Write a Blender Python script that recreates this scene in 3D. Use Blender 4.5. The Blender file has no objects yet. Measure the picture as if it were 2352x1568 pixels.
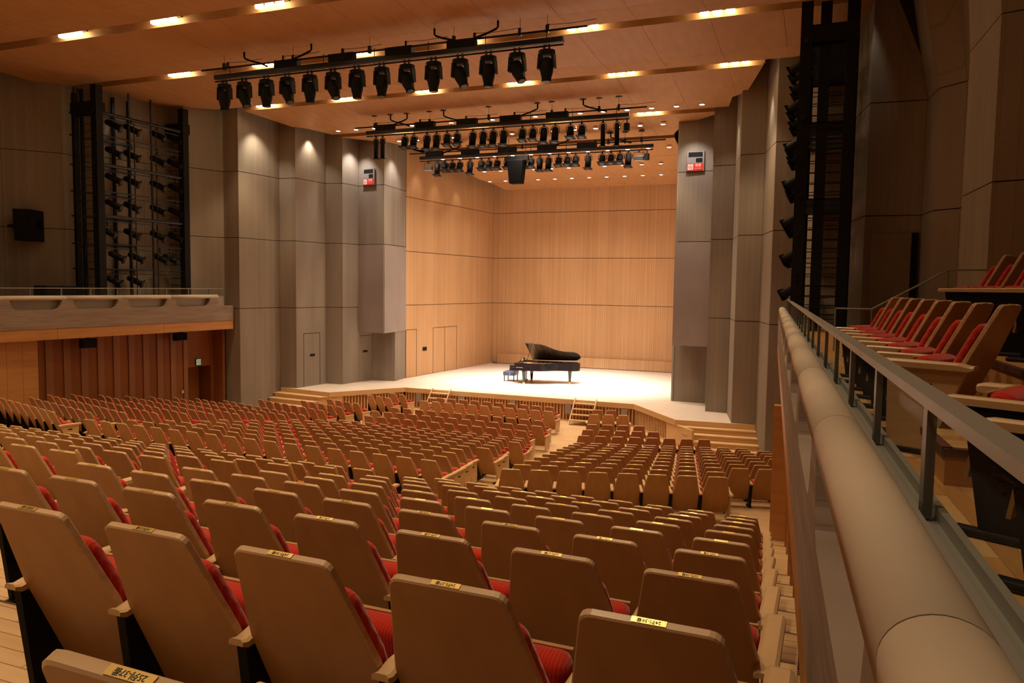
import bpy, bmesh, math, random
from mathutils import Vector, Matrix
random.seed(7)
SC = bpy.context.scene
COL = SC.collection

# ------------------------------------------------------------------ camera
# hall frame in metres: X across the hall (to the right), Y towards the stage, Z up; the lens is at (0,0,5.6)
F = 1760.0
PIT, ROL, YAW = math.radians(4.15), math.radians(.8), math.radians(21.7)
ZC = 5.6
CAMP = Vector((0, 0, ZC))
def ray(px, py):
    x, y = px - 1176, py - 784
    xu = x * math.cos(ROL) + y * math.sin(ROL); yu = -x * math.sin(ROL) + y * math.cos(ROL)
    r, u = xu / F, -yu / F
    ly = math.cos(PIT) + u * math.sin(PIT); lz = -math.sin(PIT) + u * math.cos(PIT)
    return Vector((r * math.cos(YAW) - ly * math.sin(YAW), r * math.sin(YAW) + ly * math.cos(YAW), lz))
def onz(px, py, z):
    d = ray(px, py); return CAMP + d * ((z - ZC) / d.z)
def ony(px, py, y):
    d = ray(px, py); return CAMP + d * (y / d.y)
AX_R = ray(1176 + F, 784) - ray(1176, 784)
AX_U = ray(1176, 784 - F) - ray(1176, 784)
AX_F = ray(1176, 784)
def depth_px(p):
    d = Vector(p) - CAMP; z = d.dot(AX_F)
    if z < .05: return None
    return 1176 + F * d.dot(AX_R) / z, 784 - F * d.dot(AX_U) / z, z
cd = bpy.data.cameras.new('camera'); cam = bpy.data.objects.new('camera', cd); COL.objects.link(cam)
cd.sensor_width = 36.0; cd.lens = 36.0 * F / 2352.0; cd.clip_start = .05; cd.clip_end = 200
M3 = Matrix((AX_R, AX_U, -AX_F)).transposed()
cam.matrix_world = Matrix.Translation(CAMP) @ M3.to_4x4()
SC.camera = cam

# ------------------------------------------------------------------ world, exposure
w = bpy.data.worlds.new('world'); SC.world = w; w.use_nodes = True
w.node_tree.nodes['Background'].inputs[0].default_value = (.004, .003, .002, 1)
w.node_tree.nodes['Background'].inputs[1].default_value = 1.0
SC.view_settings.view_transform = 'Standard'; SC.view_settings.look = 'None'
SC.view_settings.gamma = 1; SC.view_settings.use_curve_mapping = False
SC.view_settings.exposure = 0.0

P_SLOT, P_DOWN, P_STAGE, P_WASH = 680, 720, 5400, 135
WARM, STAGEC, WASHC = (1, .73, .45), (1, .86, .74), (1, .84, .64)
NL = [0]
def spot(loc, target, power, color, angle=100, blend=.6, size=.08, name='lamp_light'):
    ld = bpy.data.lights.new(name, 'SPOT'); ld.energy = power; ld.color = color
    ld.spot_size = math.radians(angle); ld.spot_blend = blend; ld.shadow_soft_size = size
    o = bpy.data.objects.new(name, ld); COL.objects.link(o); o.location = loc
    o.rotation_euler = (Vector(target) - Vector(loc)).to_track_quat('-Z', 'Y').to_euler()
    NL[0] += 1
    return o

CX = -12.0                                            # centre line of the hall
def zceil(y): return 12.6 + (25.4 - y) * .018 if y < 25.4 else 12.6 - (y - 25.4) * .0743
LAMPX = [CX + .2 + d for d in (-9.08, -5.45, -1.82, 1.82, 5.45, 9.08)]
SLOTS = [-4.0, .2, 4.3, 8.4, 12.55, 16.7, 20.85, 25.35, 29.85]
for sy in SLOTS:
    for x in LAMPX:
        if sy > 27 and (x < -20 or x > -4): continue
        spot((x, sy, zceil(sy) - .02), (x, sy + .2, 0), P_SLOT, WARM, 78, .55, .22)
ROWS = [(28.9, -19.85, -4.2), (31.0, -18.0, -6.0), (34.6, -17.6, -6.4), (37.6, -17.6, -6.4), (40.0, -17.4, -6.8)]
for k, (y, x0, x1) in enumerate(ROWS):
    n = 5
    for i in range(n):
        x = x0 + (x1 - x0) * (i + .5) / n
        spot((x, y, zceil(y) - .04), (x, y, 0), P_DOWN, STAGEC, 105, .8, .15)
for x in (-16.5, -14.2, -11.9, -9.6, -7.4):           # profile and fresnel spots on the stage battens
    spot((x, 27.35, 11.0), (x * .6 - 4.7, 34.6, .9), P_STAGE, (1, .93, .9), 46, .8, .12)
    spot((x, 31.9, 10.6), (x * .7 - 3.5, 36.0, .9), P_STAGE * .8, (1, .93, .9), 60, .8, .12)
WASH = [((-21.9, 26.4, 12.3), (-22.7, 27.2, 4), 2.6, 96, WASHC), ((-19.9, 30.6, 12.0), (-20.6, 30.6, 4), 2.6, 100, (1, .9, .84)), ((-18.3, 32.0, 11.9), (-19.2, 32.0, 5), 2.2, 96, (1, .9, .84)),
        ((-21.2, 28.9, 12.1), (-21.7, 29.2, 3), 1.6, 96, WASHC), ((-18.4, 34.4, 11.8), (-19.3, 34.5, 6), .5, 70, WASHC), ((-18.2, 36.2, 11.6), (-19.1, 36.3, 6), .4, 70, WASHC), ((-18.1, 38.4, 11.4), (-19.0, 38.5, 6), .35, 70, WASHC),
        ((-4.8, 30.2, 12.0), (-4.7, 31.6, 4), 2.2, 90, (1, .9, .84)), ((-1.95, 26.4, 12.3), (-1.5, 26.7, 4), 1.4, 62, WASHC), ((-3.4, 28.6, 12.1), (-2.9, 28.9, 4), 1.2, 80, WASHC),
        ((-24.62, 21.55, 12.5), (-25.0, 21.7, 9.5), .5, 34, (1, .9, .74)), ((.78, 20.75, 12.85), (1.05, 21.3, 8.5), .55, 34, (1, .9, .74))]
for a, b, k, ang_, c in WASH: spot(a, b, P_WASH * k, c, ang_, .9, .08)

# ------------------------------------------------------------------ materials
MAT = {}
def newmat(name):
    m = bpy.data.materials.new(name); m.use_nodes = True; MAT[name] = m
    return m, m.node_tree, m.node_tree.nodes['Principled BSDF']
def plain(name, col, rough=.5, metal=0, spec=None):
    m, t, b = newmat(name)
    b.inputs['Base Color'].default_value = (*col, 1); b.inputs['Roughness'].default_value = rough
    b.inputs['Metallic'].default_value = metal
    if spec is not None: b.inputs['Specular IOR Level'].default_value = spec
    return m
def emit(name, col, s):
    m, t, b = newmat(name)
    b.inputs['Base Color'].default_value = (*col, 1)
    b.inputs['Emission Color'].default_value = (*col, 1); b.inputs['Emission Strength'].default_value = s
    return m
def noise_mix(t, c0, c1, scale, detail=3, coord='Object', rnd=0):
    N, L = t.nodes, t.links
    tc = N.new('ShaderNodeTexCoord'); mp = N.new('ShaderNodeMapping'); mp.inputs['Scale'].default_value = scale
    L.new(tc.outputs[coord], mp.inputs[0])
    nz = N.new('ShaderNodeTexNoise'); nz.inputs['Scale'].default_value = 1; nz.inputs['Detail'].default_value = detail
    if rnd:
        oi = N.new('ShaderNodeObjectInfo'); ad = N.new('ShaderNodeVectorMath'); ad.operation = 'MULTIPLY_ADD'
        L.new(oi.outputs['Random'], ad.inputs[0]); ad.inputs[1].default_value = (7, 13, 29); L.new(mp.outputs[0], ad.inputs[2])
        L.new(ad.outputs[0], nz.inputs['Vector'])
    else: L.new(mp.outputs[0], nz.inputs['Vector'])
    cr = N.new('ShaderNodeValToRGB'); L.new(nz.outputs['Fac'], cr.inputs[0])
    cr.color_ramp.elements[0].position = .3; cr.color_ramp.elements[1].position = .7
    cr.color_ramp.elements[0].color = (*c0, 1); cr.color_ramp.elements[1].color = (*c1, 1)
    return cr, nz, mp
def grain(name, c0, c1, scale, rough=.45, rnd=0, spec=.35):
    m, t, b = newmat(name)
    cr, nz, mp = noise_mix(t, c0, c1, scale, 4, 'Object', rnd)
    t.links.new(cr.outputs[0], b.inputs['Base Color']); b.inputs['Roughness'].default_value = rough
    b.inputs['Specular IOR Level'].default_value = spec
    return m
def lined(name, c0, c1, axis, period, groove=.12, depth=.35, rough=.5, gdark=.55, nscale=(1.2, 1.2, .25)):
    """vertical boards: a thin groove every `period` metres along axis, tone varying from board to board"""
    m, t, b = newmat(name); N, L = t.nodes, t.links
    cr, nz, mp = noise_mix(t, c0, c1, nscale, 4)
    g = N.new('ShaderNodeNewGeometry'); dt = N.new('ShaderNodeVectorMath'); dt.operation = 'DOT_PRODUCT'
    L.new(g.outputs['Position'], dt.inputs[0]); dt.inputs[1].default_value = axis
    dv = N.new('ShaderNodeMath'); dv.operation = 'DIVIDE'; L.new(dt.outputs['Value'], dv.inputs[0]); dv.inputs[1].default_value = period
    fr = N.new('ShaderNodeMath'); fr.operation = 'FRACT'; L.new(dv.outputs[0], fr.inputs[0])
    fl = N.new('ShaderNodeMath'); fl.operation = 'FLOOR'; L.new(dv.outputs[0], fl.inputs[0])
    wn = N.new('ShaderNodeTexWhiteNoise'); wn.noise_dimensions = '1D'; L.new(fl.outputs[0], wn.inputs['W'])
    gt = N.new('ShaderNodeMath'); gt.operation = 'LESS_THAN'; L.new(fr.outputs[0], gt.inputs[0]); gt.inputs[1].default_value = groove
    mr = N.new('ShaderNodeMapRange'); L.new(wn.outputs['Value'], mr.inputs[0]); mr.inputs[3].default_value = .94; mr.inputs[4].default_value = 1.05
    ml = N.new('ShaderNodeVectorMath'); ml.operation = 'SCALE'; L.new(cr.outputs[0], ml.inputs[0]); L.new(mr.outputs[0], ml.inputs['Scale'])
    mx = N.new('ShaderNodeMix'); mx.data_type = 'RGBA'; L.new(gt.outputs[0], mx.inputs[0])
    L.new(ml.outputs[0], mx.inputs[6])
    sc = N.new('ShaderNodeVectorMath'); sc.operation = 'SCALE'; L.new(ml.outputs[0], sc.inputs[0]); sc.inputs['Scale'].default_value = gdark
    L.new(sc.outputs[0], mx.inputs[7]); L.new(mx.outputs[2], b.inputs['Base Color'])
    bp = N.new('ShaderNodeBump'); bp.inputs['Strength'].default_value = depth; bp.inputs['Distance'].default_value = .01; bp.invert = True
    L.new(gt.outputs[0], bp.inputs['Height']); L.new(bp.outputs[0], b.inputs['Normal'])
    b.inputs['Roughness'].default_value = rough; b.inputs['Specular IOR Level'].default_value = .25
    return m
def planks(name, c0, c1, sx, sy, rough=.35, rot=0):
    m, t, b = newmat(name); N, L = t.nodes, t.links
    tc = N.new('ShaderNodeNewGeometry'); mp = N.new('ShaderNodeMapping'); mp.inputs['Rotation'].default_value = (0, 0, rot)
    L.new(tc.outputs['Position'], mp.inputs[0])
    br = N.new('ShaderNodeTexBrick'); L.new(mp.outputs[0], br.inputs['Vector'])
    br.inputs['Color1'].default_value = (*c0, 1); br.inputs['Color2'].default_value = (*c1, 1); br.inputs['Mortar'].default_value = (c0[0] * .45, c0[1] * .4, c0[2] * .4, 1)
    br.inputs['Scale'].default_value = 1; br.inputs['Mortar Size'].default_value = .003; br.inputs['Brick Width'].default_value = sx; br.inputs['Row Height'].default_value = sy
    nz = N.new('ShaderNodeTexNoise'); mp2 = N.new('ShaderNodeMapping'); mp2.inputs['Scale'].default_value = (2, 18, 2); L.new(mp.outputs[0], mp2.inputs[0]); L.new(mp2.outputs[0], nz.inputs['Vector']); nz.inputs['Scale'].default_value = 1
    mr = N.new('ShaderNodeMapRange'); L.new(nz.outputs['Fac'], mr.inputs[0]); mr.inputs[3].default_value = .82; mr.inputs[4].default_value = 1.15
    ml = N.new('ShaderNodeVectorMath'); ml.operation = 'SCALE'; L.new(br.outputs['Color'], ml.inputs[0]); L.new(mr.outputs[0], ml.inputs['Scale'])
    L.new(ml.outputs[0], b.inputs['Base Color']); b.inputs['Roughness'].default_value = rough
    return m
def fabric(name, c0, c1):
    m, t, b = newmat(name); N, L = t.nodes, t.links
    tc = N.new('ShaderNodeTexCoord'); wv = N.new('ShaderNodeTexWave'); wv.bands_direction = 'X'; wv.inputs['Scale'].default_value = 26; wv.inputs['Distortion'].default_value = .6; wv.inputs['Detail'].default_value = 2
    L.new(tc.outputs['Object'], wv.inputs['Vector'])
    cr = N.new('ShaderNodeValToRGB'); L.new(wv.outputs['Fac'], cr.inputs[0]); cr.color_ramp.elements[0].color = (*c0, 1); cr.color_ramp.elements[1].color = (*c1, 1)
    cr.color_ramp.elements[0].position = .75; cr.color_ramp.elements[1].position = 1
    L.new(cr.outputs[0], b.inputs['Base Color']); b.inputs['Roughness'].default_value = .9; b.inputs['Specular IOR Level'].default_value = .1
    b.inputs['Sheen Weight'].default_value = .3
    bp = N.new('ShaderNodeBump'); bp.inputs['Strength'].default_value = .25; bp.inputs['Distance'].default_value = .004; L.new(wv.outputs['Fac'], bp.inputs['Height']); L.new(bp.outputs[0], b.inputs['Normal'])
    return m

grain('veneer', (.40, .215, .075), (.46, .255, .095), (9, 9, 1.6), .38, 1)
grain('ply_edge', (.50, .33, .17), (.62, .42, .24), (3, 30, 60), .35, 0)
grain('arm_wood', (.56, .37, .18), (.64, .43, .22), (20, 3, 20), .35, 0)
fabric('red_fabric', (.46, .020, .006), (.52, .045, .02))
plain('black_steel', (.010, .010, .011), .4, 0, .3)
plain('black_matte', (.008, .008, .008), .6, 0, .15)
plain('dark_grey', (.03, .032, .035), .4)
plain('brass', (.72, .52, .16), .3, .6)
plain('ink', (.03, .02, .01), .6)
grain('concrete', (.20, .165, .125), (.25, .21, .16), (.9, .9, .5), .85)
lined('board_concrete', (.235, .195, .15), (.29, .245, .19), (1, .93, 0), .17, .07, .3, .85, .86)
lined('board_concrete_h', (.24, .18, .135), (.33, .26, .205), (0, 0, 1), .085, .08, .5, .85, .8, (.8, 1.1, 12))
grain('smooth_cladding', (.27, .225, .205), (.30, .255, .23), (1, 1, 1), .7)
grain('cap_concrete', (.50, .42, .31), (.57, .48, .365), (2, 1.2, 2), .7)
plain('joint_dark', (.02, .016, .012), .9)
plain('groove_wood', (.10, .045, .018), .8)
lined('stage_panel_x', (.53, .315, .15), (.60, .365, .18), (1, 0, 0), .115, .16, .4, .55, .74)
lined('stage_panel_y', (.53, .315, .15), (.60, .365, .18), (0, 1, 0), .115, .16, .4, .55, .74)
grain('ceiling_wood', (.45, .235, .095), (.52, .275, .115), (5, 1.2, 5), .5)
lined('side_wood', (.22, .075, .02), (.27, .095, .027), (0, 1, 0), .12, .05, .2, .5, .8)
lined('side_wood_light', (.28, .13, .055), (.31, .145, .065), (0, 1, 0), .12, .05, .2, .5, .8)
grain('fascia_wood', (.44, .20, .06), (.52, .25, .08), (2, .8, 9), .45)
planks('hall_floor', (.54, .345, .165), (.64, .425, .22), .9, .1)
planks('stage_floor', (.72, .60, .48), (.77, .65, .53), 1.8, .12, .3)
grain('stage_trim', (.62, .40, .19), (.68, .45, .22), (1.5, 1.5, 8), .45)
grain('plank_a', (.46, .245, .085), (.55, .315, .12), (30, 3, 3), .3, 1)
grain('plank_b', (.40, .20, .065), (.48, .26, .09), (30, 3, 3), .3, 1)
grain('plank_c', (.56, .345, .145), (.64, .41, .19), (30, 3, 3), .3, 1)
plain('nosing', (.09, .035, .02), .5)
plain('grey_metal', (.30, .285, .25), .45, .3)
plain('steel_grey', (.16, .155, .14), .4, .5)
plain('piano_black', (.006, .006, .007), .06)
plain('piano_gold', (.75, .42, .16), .3, .6)
plain('piano_soundboard', (.62, .30, .10), .4)
plain('bench_leather', (.03, .035, .06), .4)
plain('ivory', (.75, .72, .65), .3)
plain('sign_grey', (.22, .20, .19), .5)
plain('sign_red', (.65, .03, .015), .4)
plain('sign_white', (.8, .72, .66), .5)
plain('vent_grey', (.30, .25, .22), .5)
plain('speaker_grille', (.007, .007, .007), .8, 0, .1)
emit('lamp_warm', (1, .80, .45), 26)
emit('lamp_white', (1, .93, .85), 16)
emit('exit_green', (.35, .7, .45), .35)
m, t, b = newmat('glass'); N_ = t.nodes; tr = N_.new('ShaderNodeBsdfTransparent'); tr.inputs[0].default_value = (.96, .98, .97, 1)
gl = N_.new('ShaderNodeBsdfGlossy'); gl.inputs['Roughness'].default_value = .02; mxs = N_.new('ShaderNodeMixShader'); mxs.inputs[0].default_value = .015
t.links.new(tr.outputs[0], mxs.inputs[1]); t.links.new(gl.outputs[0], mxs.inputs[2]); t.links.new(mxs.outputs[0], N_['Material Output'].inputs['Surface'])
plain('lens', (.25, .27, .3), .1, .6)

# ------------------------------------------------------------------ mesh helpers
class MB:
    def __init__(s): s.v = []; s.f = []; s.m = []
    def add(s, vs, fs, mi=0):
        o = len(s.v); s.v += [tuple(p) for p in vs]
        for f in fs: s.f.append(tuple(i + o for i in f)); s.m.append(mi)
        return s
    def hexa(s, p, mi=0):                 # 8 points: bottom 4 counter-clockwise, top 4 above them
        return s.add(p, [(3, 2, 1, 0), (4, 5, 6, 7), (0, 1, 5, 4), (1, 2, 6, 5), (2, 3, 7, 6), (3, 0, 4, 7)], mi)
    def box(s, x0, x1, y0, y1, z0, z1, mi=0):
        return s.hexa([(x0, y0, z0), (x1, y0, z0), (x1, y1, z0), (x0, y1, z0), (x0, y0, z1), (x1, y0, z1), (x1, y1, z1), (x0, y1, z1)], mi)
    def prism(s, pts, z0, z1, mi=0):      # plan polygon, counter-clockwise
        n = len(pts)
        vs = [(x, y, z0) for x, y in pts] + [(x, y, z1) for x, y in pts]
        return s.add(vs, [tuple(range(n - 1, -1, -1)), tuple(range(n, 2 * n))] + [(i, (i + 1) % n, n + (i + 1) % n, n + i) for i in range(n)], mi)
    def rings(s, rs, mi=0, cap=True, closed=True):
        n = len(rs[0]); o = len(s.v)
        for r in rs: s.v += [tuple(p) for p in r]
        for k in range(len(rs) - 1):
            for i in range(n if closed else n - 1):
                j = (i + 1) % n
                s.f.append((o + k * n + i, o + k * n + j, o + (k + 1) * n + j, o + (k + 1) * n + i)); s.m.append(mi)
        if cap:
            s.f.append(tuple(o + i for i in range(n - 1, -1, -1))); s.m.append(mi)
            s.f.append(tuple(o + (len(rs) - 1) * n + i for i in range(n))); s.m.append(mi)
        return s
    def tube(s, pts, r, n=8, mi=0, cap=True):
        pts = [Vector(p) for p in pts]; rr = r if isinstance(r, (list, tuple)) else [r] * len(pts)
        rs = []
        for k, p in enumerate(pts):
            d = (pts[min(k + 1, len(pts) - 1)] - pts[max(k - 1, 0)]).normalized()
            a = d.cross(Vector((0, 0, 1))) if abs(d.z) < .95 else d.cross(Vector((0, 1, 0)))
            a.normalize(); c = d.cross(a)
            rs.append([p + (a * math.cos(2 * math.pi * i / n) + c * math.sin(2 * math.pi * i / n)) * -rr[k] for i in range(n)])
        return s.rings(rs, mi, cap)
    def lathe(s, prof, base=(0, 0, 0), n=16, mi=0, axis=None):   # prof: (radius, height)
        B = Vector(base); A = Vector(axis or (0, 0, 1)).normalized()
        u = A.orthogonal().normalized(); v = A.cross(u)
        return s.rings([[B + A * h + (u * math.cos(2 * math.pi * i / n) + v * math.sin(2 * math.pi * i / n)) * max(r, .0005) for i in range(n)] for r, h in prof], mi)
    def xform(s, M): s.v = [tuple(M @ Vector(p)) for p in s.v]; return s
    def mesh(s, name, mats, smooth=False, bevel=0, seg=2):
        me = bpy.data.meshes.new(name); me.from_pydata(s.v, [], s.f)
        for m in (mats if isinstance(mats, (list, tuple)) else [mats]): me.materials.append(MAT[m])
        me.polygons.foreach_set('material_index', s.m)
        bm = bmesh.new(); bm.from_mesh(me)
        if bevel:
            bmesh.ops.bevel(bm, geom=list(bm.edges), offset=bevel, segments=seg, profile=.5, affect='EDGES', clamp_overlap=True)
        bmesh.ops.recalc_face_normals(bm, faces=bm.faces); bm.to_mesh(me); bm.free()
        if smooth: me.polygons.foreach_set('use_smooth', [True] * len(me.polygons))
        me.update(); return me
    def build(s, name, mats, parent=None, smooth=False, bevel=0, seg=2):
        return link(name, s.mesh(name, mats, smooth, bevel, seg), parent)
def link(name, me, parent=None, loc=None):
    o = bpy.data.objects.new(name, me); COL.objects.link(o)
    if parent: o.parent = parent
    if loc: o.location = loc
    return o
def tag(o, label=None, cat=None, group=None, kind=None):
    if label: o['label'] = label
    if cat: o['category'] = cat
    if group: o['group'] = group
    if kind: o['kind'] = kind
    return o
def empty(name, loc=(0, 0, 0), rz=0):
    o = bpy.data.objects.new(name, None); COL.objects.link(o); o.location = loc; o.rotation_euler = (0, 0, rz); o.empty_display_size = .1
    return o
def dup(o, parent=None):
    c = o.copy(); COL.objects.link(c); c.parent = parent
    for ch in o.children: dup(ch, c)
    return c
def struct(name, mb, mats, **k):
    o = mb.build(name, mats, **k); o['kind'] = 'structure'; return o
def text_mesh(name, s, size, mat):
    cu = bpy.data.curves.new(name, 'FONT'); cu.body = s; cu.size = size; cu.align_x = 'CENTER'; cu.align_y = 'CENTER'; cu.extrude = .0004; cu.resolution_u = 2
    o = bpy.data.objects.new(name, cu); COL.objects.link(o)
    dg = bpy.context.evaluated_depsgraph_get(); me = bpy.data.meshes.new_from_object(o.evaluated_get(dg))
    bpy.data.objects.remove(o); me.materials.clear(); me.materials.append(MAT[mat]); me.name = name
    return me
def lerp(a, b, t): return a + (b - a) * t
ORD = ['first', 'second', 'third', 'fourth', 'fifth', 'sixth', 'seventh', 'eighth', 'ninth', 'tenth', 'eleventh', 'twelfth', 'thirteenth', 'fourteenth', 'fifteenth', 'sixteenth', 'seventeenth', 'eighteenth', 'nineteenth', 'twentieth']

# ------------------------------------------------------------------ floors
RY = {r: 12.99 + 1.009 * (15 - r) for r in range(3, 16)}; RY[2] = 27.15; RY[1] = 28.15   # centre rows, Y of the seat-back top
def zrow(r): return .15 * max(0, r - 6) - .03 * (r > 5) if r <= 15 else 1.82 + .2625 * (r - 16)
def rearY(r): return 1.74 + 1.03 * (24 - r)
def floor_r(d):                     # d = distance in front of row 15; sloping stalls floor
    return max(0, min(1.32, 1.32 - (d - .1) * .15 / 1.009))
def zstalls(x, y):
    ar = -5.9 - .15 * (y - 13); al = -17.6 + .115 * (y - 13)
    d = y - 13
    if x > ar: d -= .29 * (x - ar)
    if x < al: d -= .30 * (al - x)
    return floor_r(d)
mb = MB()
xs = [-28 + .5 * i for i in range(61)]; ys = [11.7 + .5 * i for i in range(44)]
vs = [(x, y, zstalls(x, y)) for y in ys for x in xs]; nx = len(xs)
mb.add(vs, [(j * nx + i, j * nx + i + 1, (j + 1) * nx + i + 1, (j + 1) * nx + i) for j in range(len(ys) - 1) for i in range(nx - 1)])
floor = struct('floor', mb, 'hall_floor')
# stepped rear terraces, one slab for each row
for r in range(16, 31):
    z = zrow(r); y0 = rearY(r) - .16; y1 = rearY(r) + .87
    if r == 16: y1 = 11.75
    mb = MB().box(-27.5, -.03, y0, y1 + .02, z - .6, z)
    link('floor_terrace', mb.mesh('floor_terrace', 'hall_floor'), floor)
    MB().box(-27.5, -.04, y1 + .02, y1 + .035, z - .045, z + .002).build('nosing', 'nosing', floor)
# side-aisle steps by the wall, two to a row, each tread of three boards
tread = {}
for r in range(16, 28):
    for h in range(2):
        z = zrow(r) + (.131 if h == 0 else 0)
        if h == 0: y0, y1 = rearY(r) - .70, rearY(r) - .18
        else: y0, y1 = rearY(r) - .18, rearY(r) + .33
        if r == 16 and h == 1: y1 = 11.7
        st = MB().box(-.03, .95, y0, y1, z - .7, z - .02).build('step_riser', 'stage_trim', floor)
        n = 3 if y1 - y0 < 1 else 8; wd = (y1 - y0) / n
        for k in range(n):
            MB().box(-.03 + .002, .95, y0 + k * wd + .002, y0 + (k + 1) * wd - .002, z - .025, z).build('plank', random.choice(['plank_a', 'plank_c', 'plank_c']), floor)
        MB().box(-.03, .95, y1 - .05, y1 + .022, z - .05, z + .004).build('nosing', 'nosing', floor)
for k, (y, z) in enumerate([(11.75, 1.69), (12.05, 1.52)]):
    MB().box(-27.5, .95, y, y + .3, z - .5, z).build('aisle_step', 'hall_floor', floor)
    MB().box(-27.5, .95, y + .25, y + .315, z - .04, z + .004).build('nosing', 'nosing', floor)

# ------------------------------------------------------------------ concrete side walls: folded facets cut by panel joints
JZ = [0.0, 4.49, 7.45, 10.19, 13.4]
def facets(name, pl, sgn, mat='board_concrete', z0s=None, lean={}):
    """sgn=+1: solid lies to the right of the walking direction"""
    w_ = struct(name, MB().box(pl[0][0] + sgn * .6, pl[0][0] + sgn * .62, pl[0][1] - .1, pl[0][1], 0, .05), 'joint_dark')
    for i in range(len(pl) - 1):
        a, b = Vector(pl[i]), Vector(pl[i + 1]); d = (b - a); ln = d.length; d.normalize()
        n = Vector((d.y, -d.x)) * sgn
        if i in lean or i + 1 in lean: n = n * 1.0
        bk = [a + d * .16 + n * .04, b - d * .16 + n * .04, b - d * .16 + n * .3, a + d * .16 + n * .3]
        if sgn < 0: bk.reverse()
        z0 = z0s[i] if z0s else 0
        MB().prism([tuple(p) for p in bk], z0 + .02, 13.4).build('wall_core', 'joint_dark', w_)
        zz = [z0] + [z for z in JZ if z > z0 + .3]
        for k in range(len(zz) - 1):
            p0, p1 = a + d * .004, b - d * .004
            q = [p0, p1, p1 + n * .06, p0 + n * .06]
            l0, l1 = (Vector(lean.get(i, (0, 0))), Vector(lean.get(i + 1, (0, 0)))) if zz[k] > 10 else (Vector((0, 0)), Vector((0, 0)))
            qt = [p0 + l0, p1 + l1, p1 + l1 + n * .06, p0 + l0 + n * .06]
            if sgn < 0: q.reverse(); qt.reverse()
            MB().hexa([(p.x, p.y, zz[k] + .012) for p in q] + [(p.x, p.y, zz[k + 1] - .012) for p in qt]).build('concrete_panel', mat, w_)
    return w_
LW = [(-19.13, 33.6), (-18.85, 31.1), (-20.34, 31.28), (-20.49, 30.15), (-21.32, 30.04), (-21.53, 28.1), (-22.36, 28.04), (-22.55, 25.68), (-23.3, 25.66), (-23.9, 24.1), (-24.55, 24.06), (-24.75, 22.9), (-25.05, 21.25), (-25.89, 21.0), (-25.81, 20.24), (-27.0, 18.8), (-27.3, 16.2), (-26.6, 15.7), (-26.8, 13.6), (-27.8, 13.3), (-28, 4), (-28, -8)]
RW = [(-4.95, 33.6), (-5.4, 31.1), (-4.0, 31.06), (-3.86, 29.84), (-3.05, 29.81), (-2.67, 27.67), (-1.86, 27.61), (-1.41, 25.6), (-.65, 25.6), (-.1, 24.0), (.45, 23.95), (.72, 22.85), (1.0, 21.05), (2.25, 21.1), (2.36, 20.0), (2.83, 19.5), (2.86, 17.5), (2.52, 17.2), (2.63, 15.05), (3.3, 14.8), (3.5, 12.2), (3.3, 11.9), (3.4, 9.4), (4.3, 9.1), (4.6, 4), (4.6, -8)]
def z0list(pl, low): return [3.3 if i < low else 0 if i < 8 else 3.7 for i in range(len(pl) - 1)]
wl = facets('wall_left', LW, +1, z0s=z0list(LW, 2))
wr = facets('wall_right', RW, -1, z0s=z0list(RW, 2), lean={13: (-.55, .1), 14: (-.6, .1), 15: (-.35, 0), 17: (-.25, 0), 18: (-.25, 0)})
# recess below the overhanging block of each proscenium pier
def recess(w_, pts, sgn, over):
    for i in range(len(pts) - 1):
        a, b = Vector(pts[i]), Vector(pts[i + 1]); d = (b - a).normalized(); n = Vector((d.y, -d.x)) * sgn
        q = [a, b, b + n * .08, a + n * .08]
        if sgn < 0: q.reverse()
        MB().prism([tuple(p) for p in q], .9, 3.34).build('concrete_panel', 'board_concrete', w_)
    MB().prism(over, 3.3, 3.36).build('soffit', 'smooth_cladding', w_)
    return
recess(wl, [(-19.13, 33.6), (-18.98, 32.36), (-20.18, 32.12), (-20.34, 31.28)], +1, [(-20.34, 31.28), (-18.86, 31.11), (-19.13, 33.6), (-20.4, 33.6)])
recess(wr, [(-4.95, 33.6), (-5.55, 31.98), (-4.15, 31.95), (-4.0, 31.06)], -1, [(-5.4, 31.11), (-4.0, 31.07), (-3.6, 33.6), (-4.95, 33.6)])
# smooth plastered block between the lower joints of each pier
def slab(w_, a, b, off, z0, z1, sgn, mat='smooth_cladding', name='cladding_block'):
    a, b = Vector(a), Vector(b); d = (b - a).normalized(); n = Vector((d.y, -d.x)) * -sgn
    q = [a, a + n * off, b + n * off, b] if sgn > 0 else [b, b + n * off, a + n * off, a]
    return MB().prism([tuple(p) for p in q], z0, z1).build(name, mat, w_)
slab(wl, LW[1], LW[2], .03, 3.3, 7.43, +1); slab(wl, LW[0], LW[1], .03, 3.3, 7.43, +1)
slab(wr, RW[1], RW[2], .03, 3.3, 7.43, -1)
# doors cut into the piers
def flush_door(w_, a, b, s0, s1, z0, z1, sgn, mat, slotz=None):
    a, b = Vector(a), Vector(b); d = (b - a).normalized(); n = Vector((d.y, -d.x)) * -sgn
    for (u0, u1, q0, q1, nm) in [(s0, s0 + .025, z0, z1, 'door_joint'), (s1 - .025, s1, z0, z1, 'door_joint'), (s0, s1, z1 - .025, z1, 'door_joint')]:
        p = [a + d * u0, a + d * u1]; q = [p[0], p[1], p[1] + n * .006, p[0] + n * .006]
        if sgn > 0: q.reverse()
        MB().prism([tuple(v) for v in q], q0, q1).build(nm, 'joint_dark', w_)
    if slotz:
        m_ = (s0 + s1) / 2; p = [a + d * (m_ - .18), a + d * (m_ + .12)]; q = [p[0], p[1], p[1] + n * .02, p[0] + n * .02]
        if sgn > 0: q.reverse()
        MB().prism([tuple(v) for v in q], slotz - .05, slotz + .05).build('door_handle', 'black_matte', w_)
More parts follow.
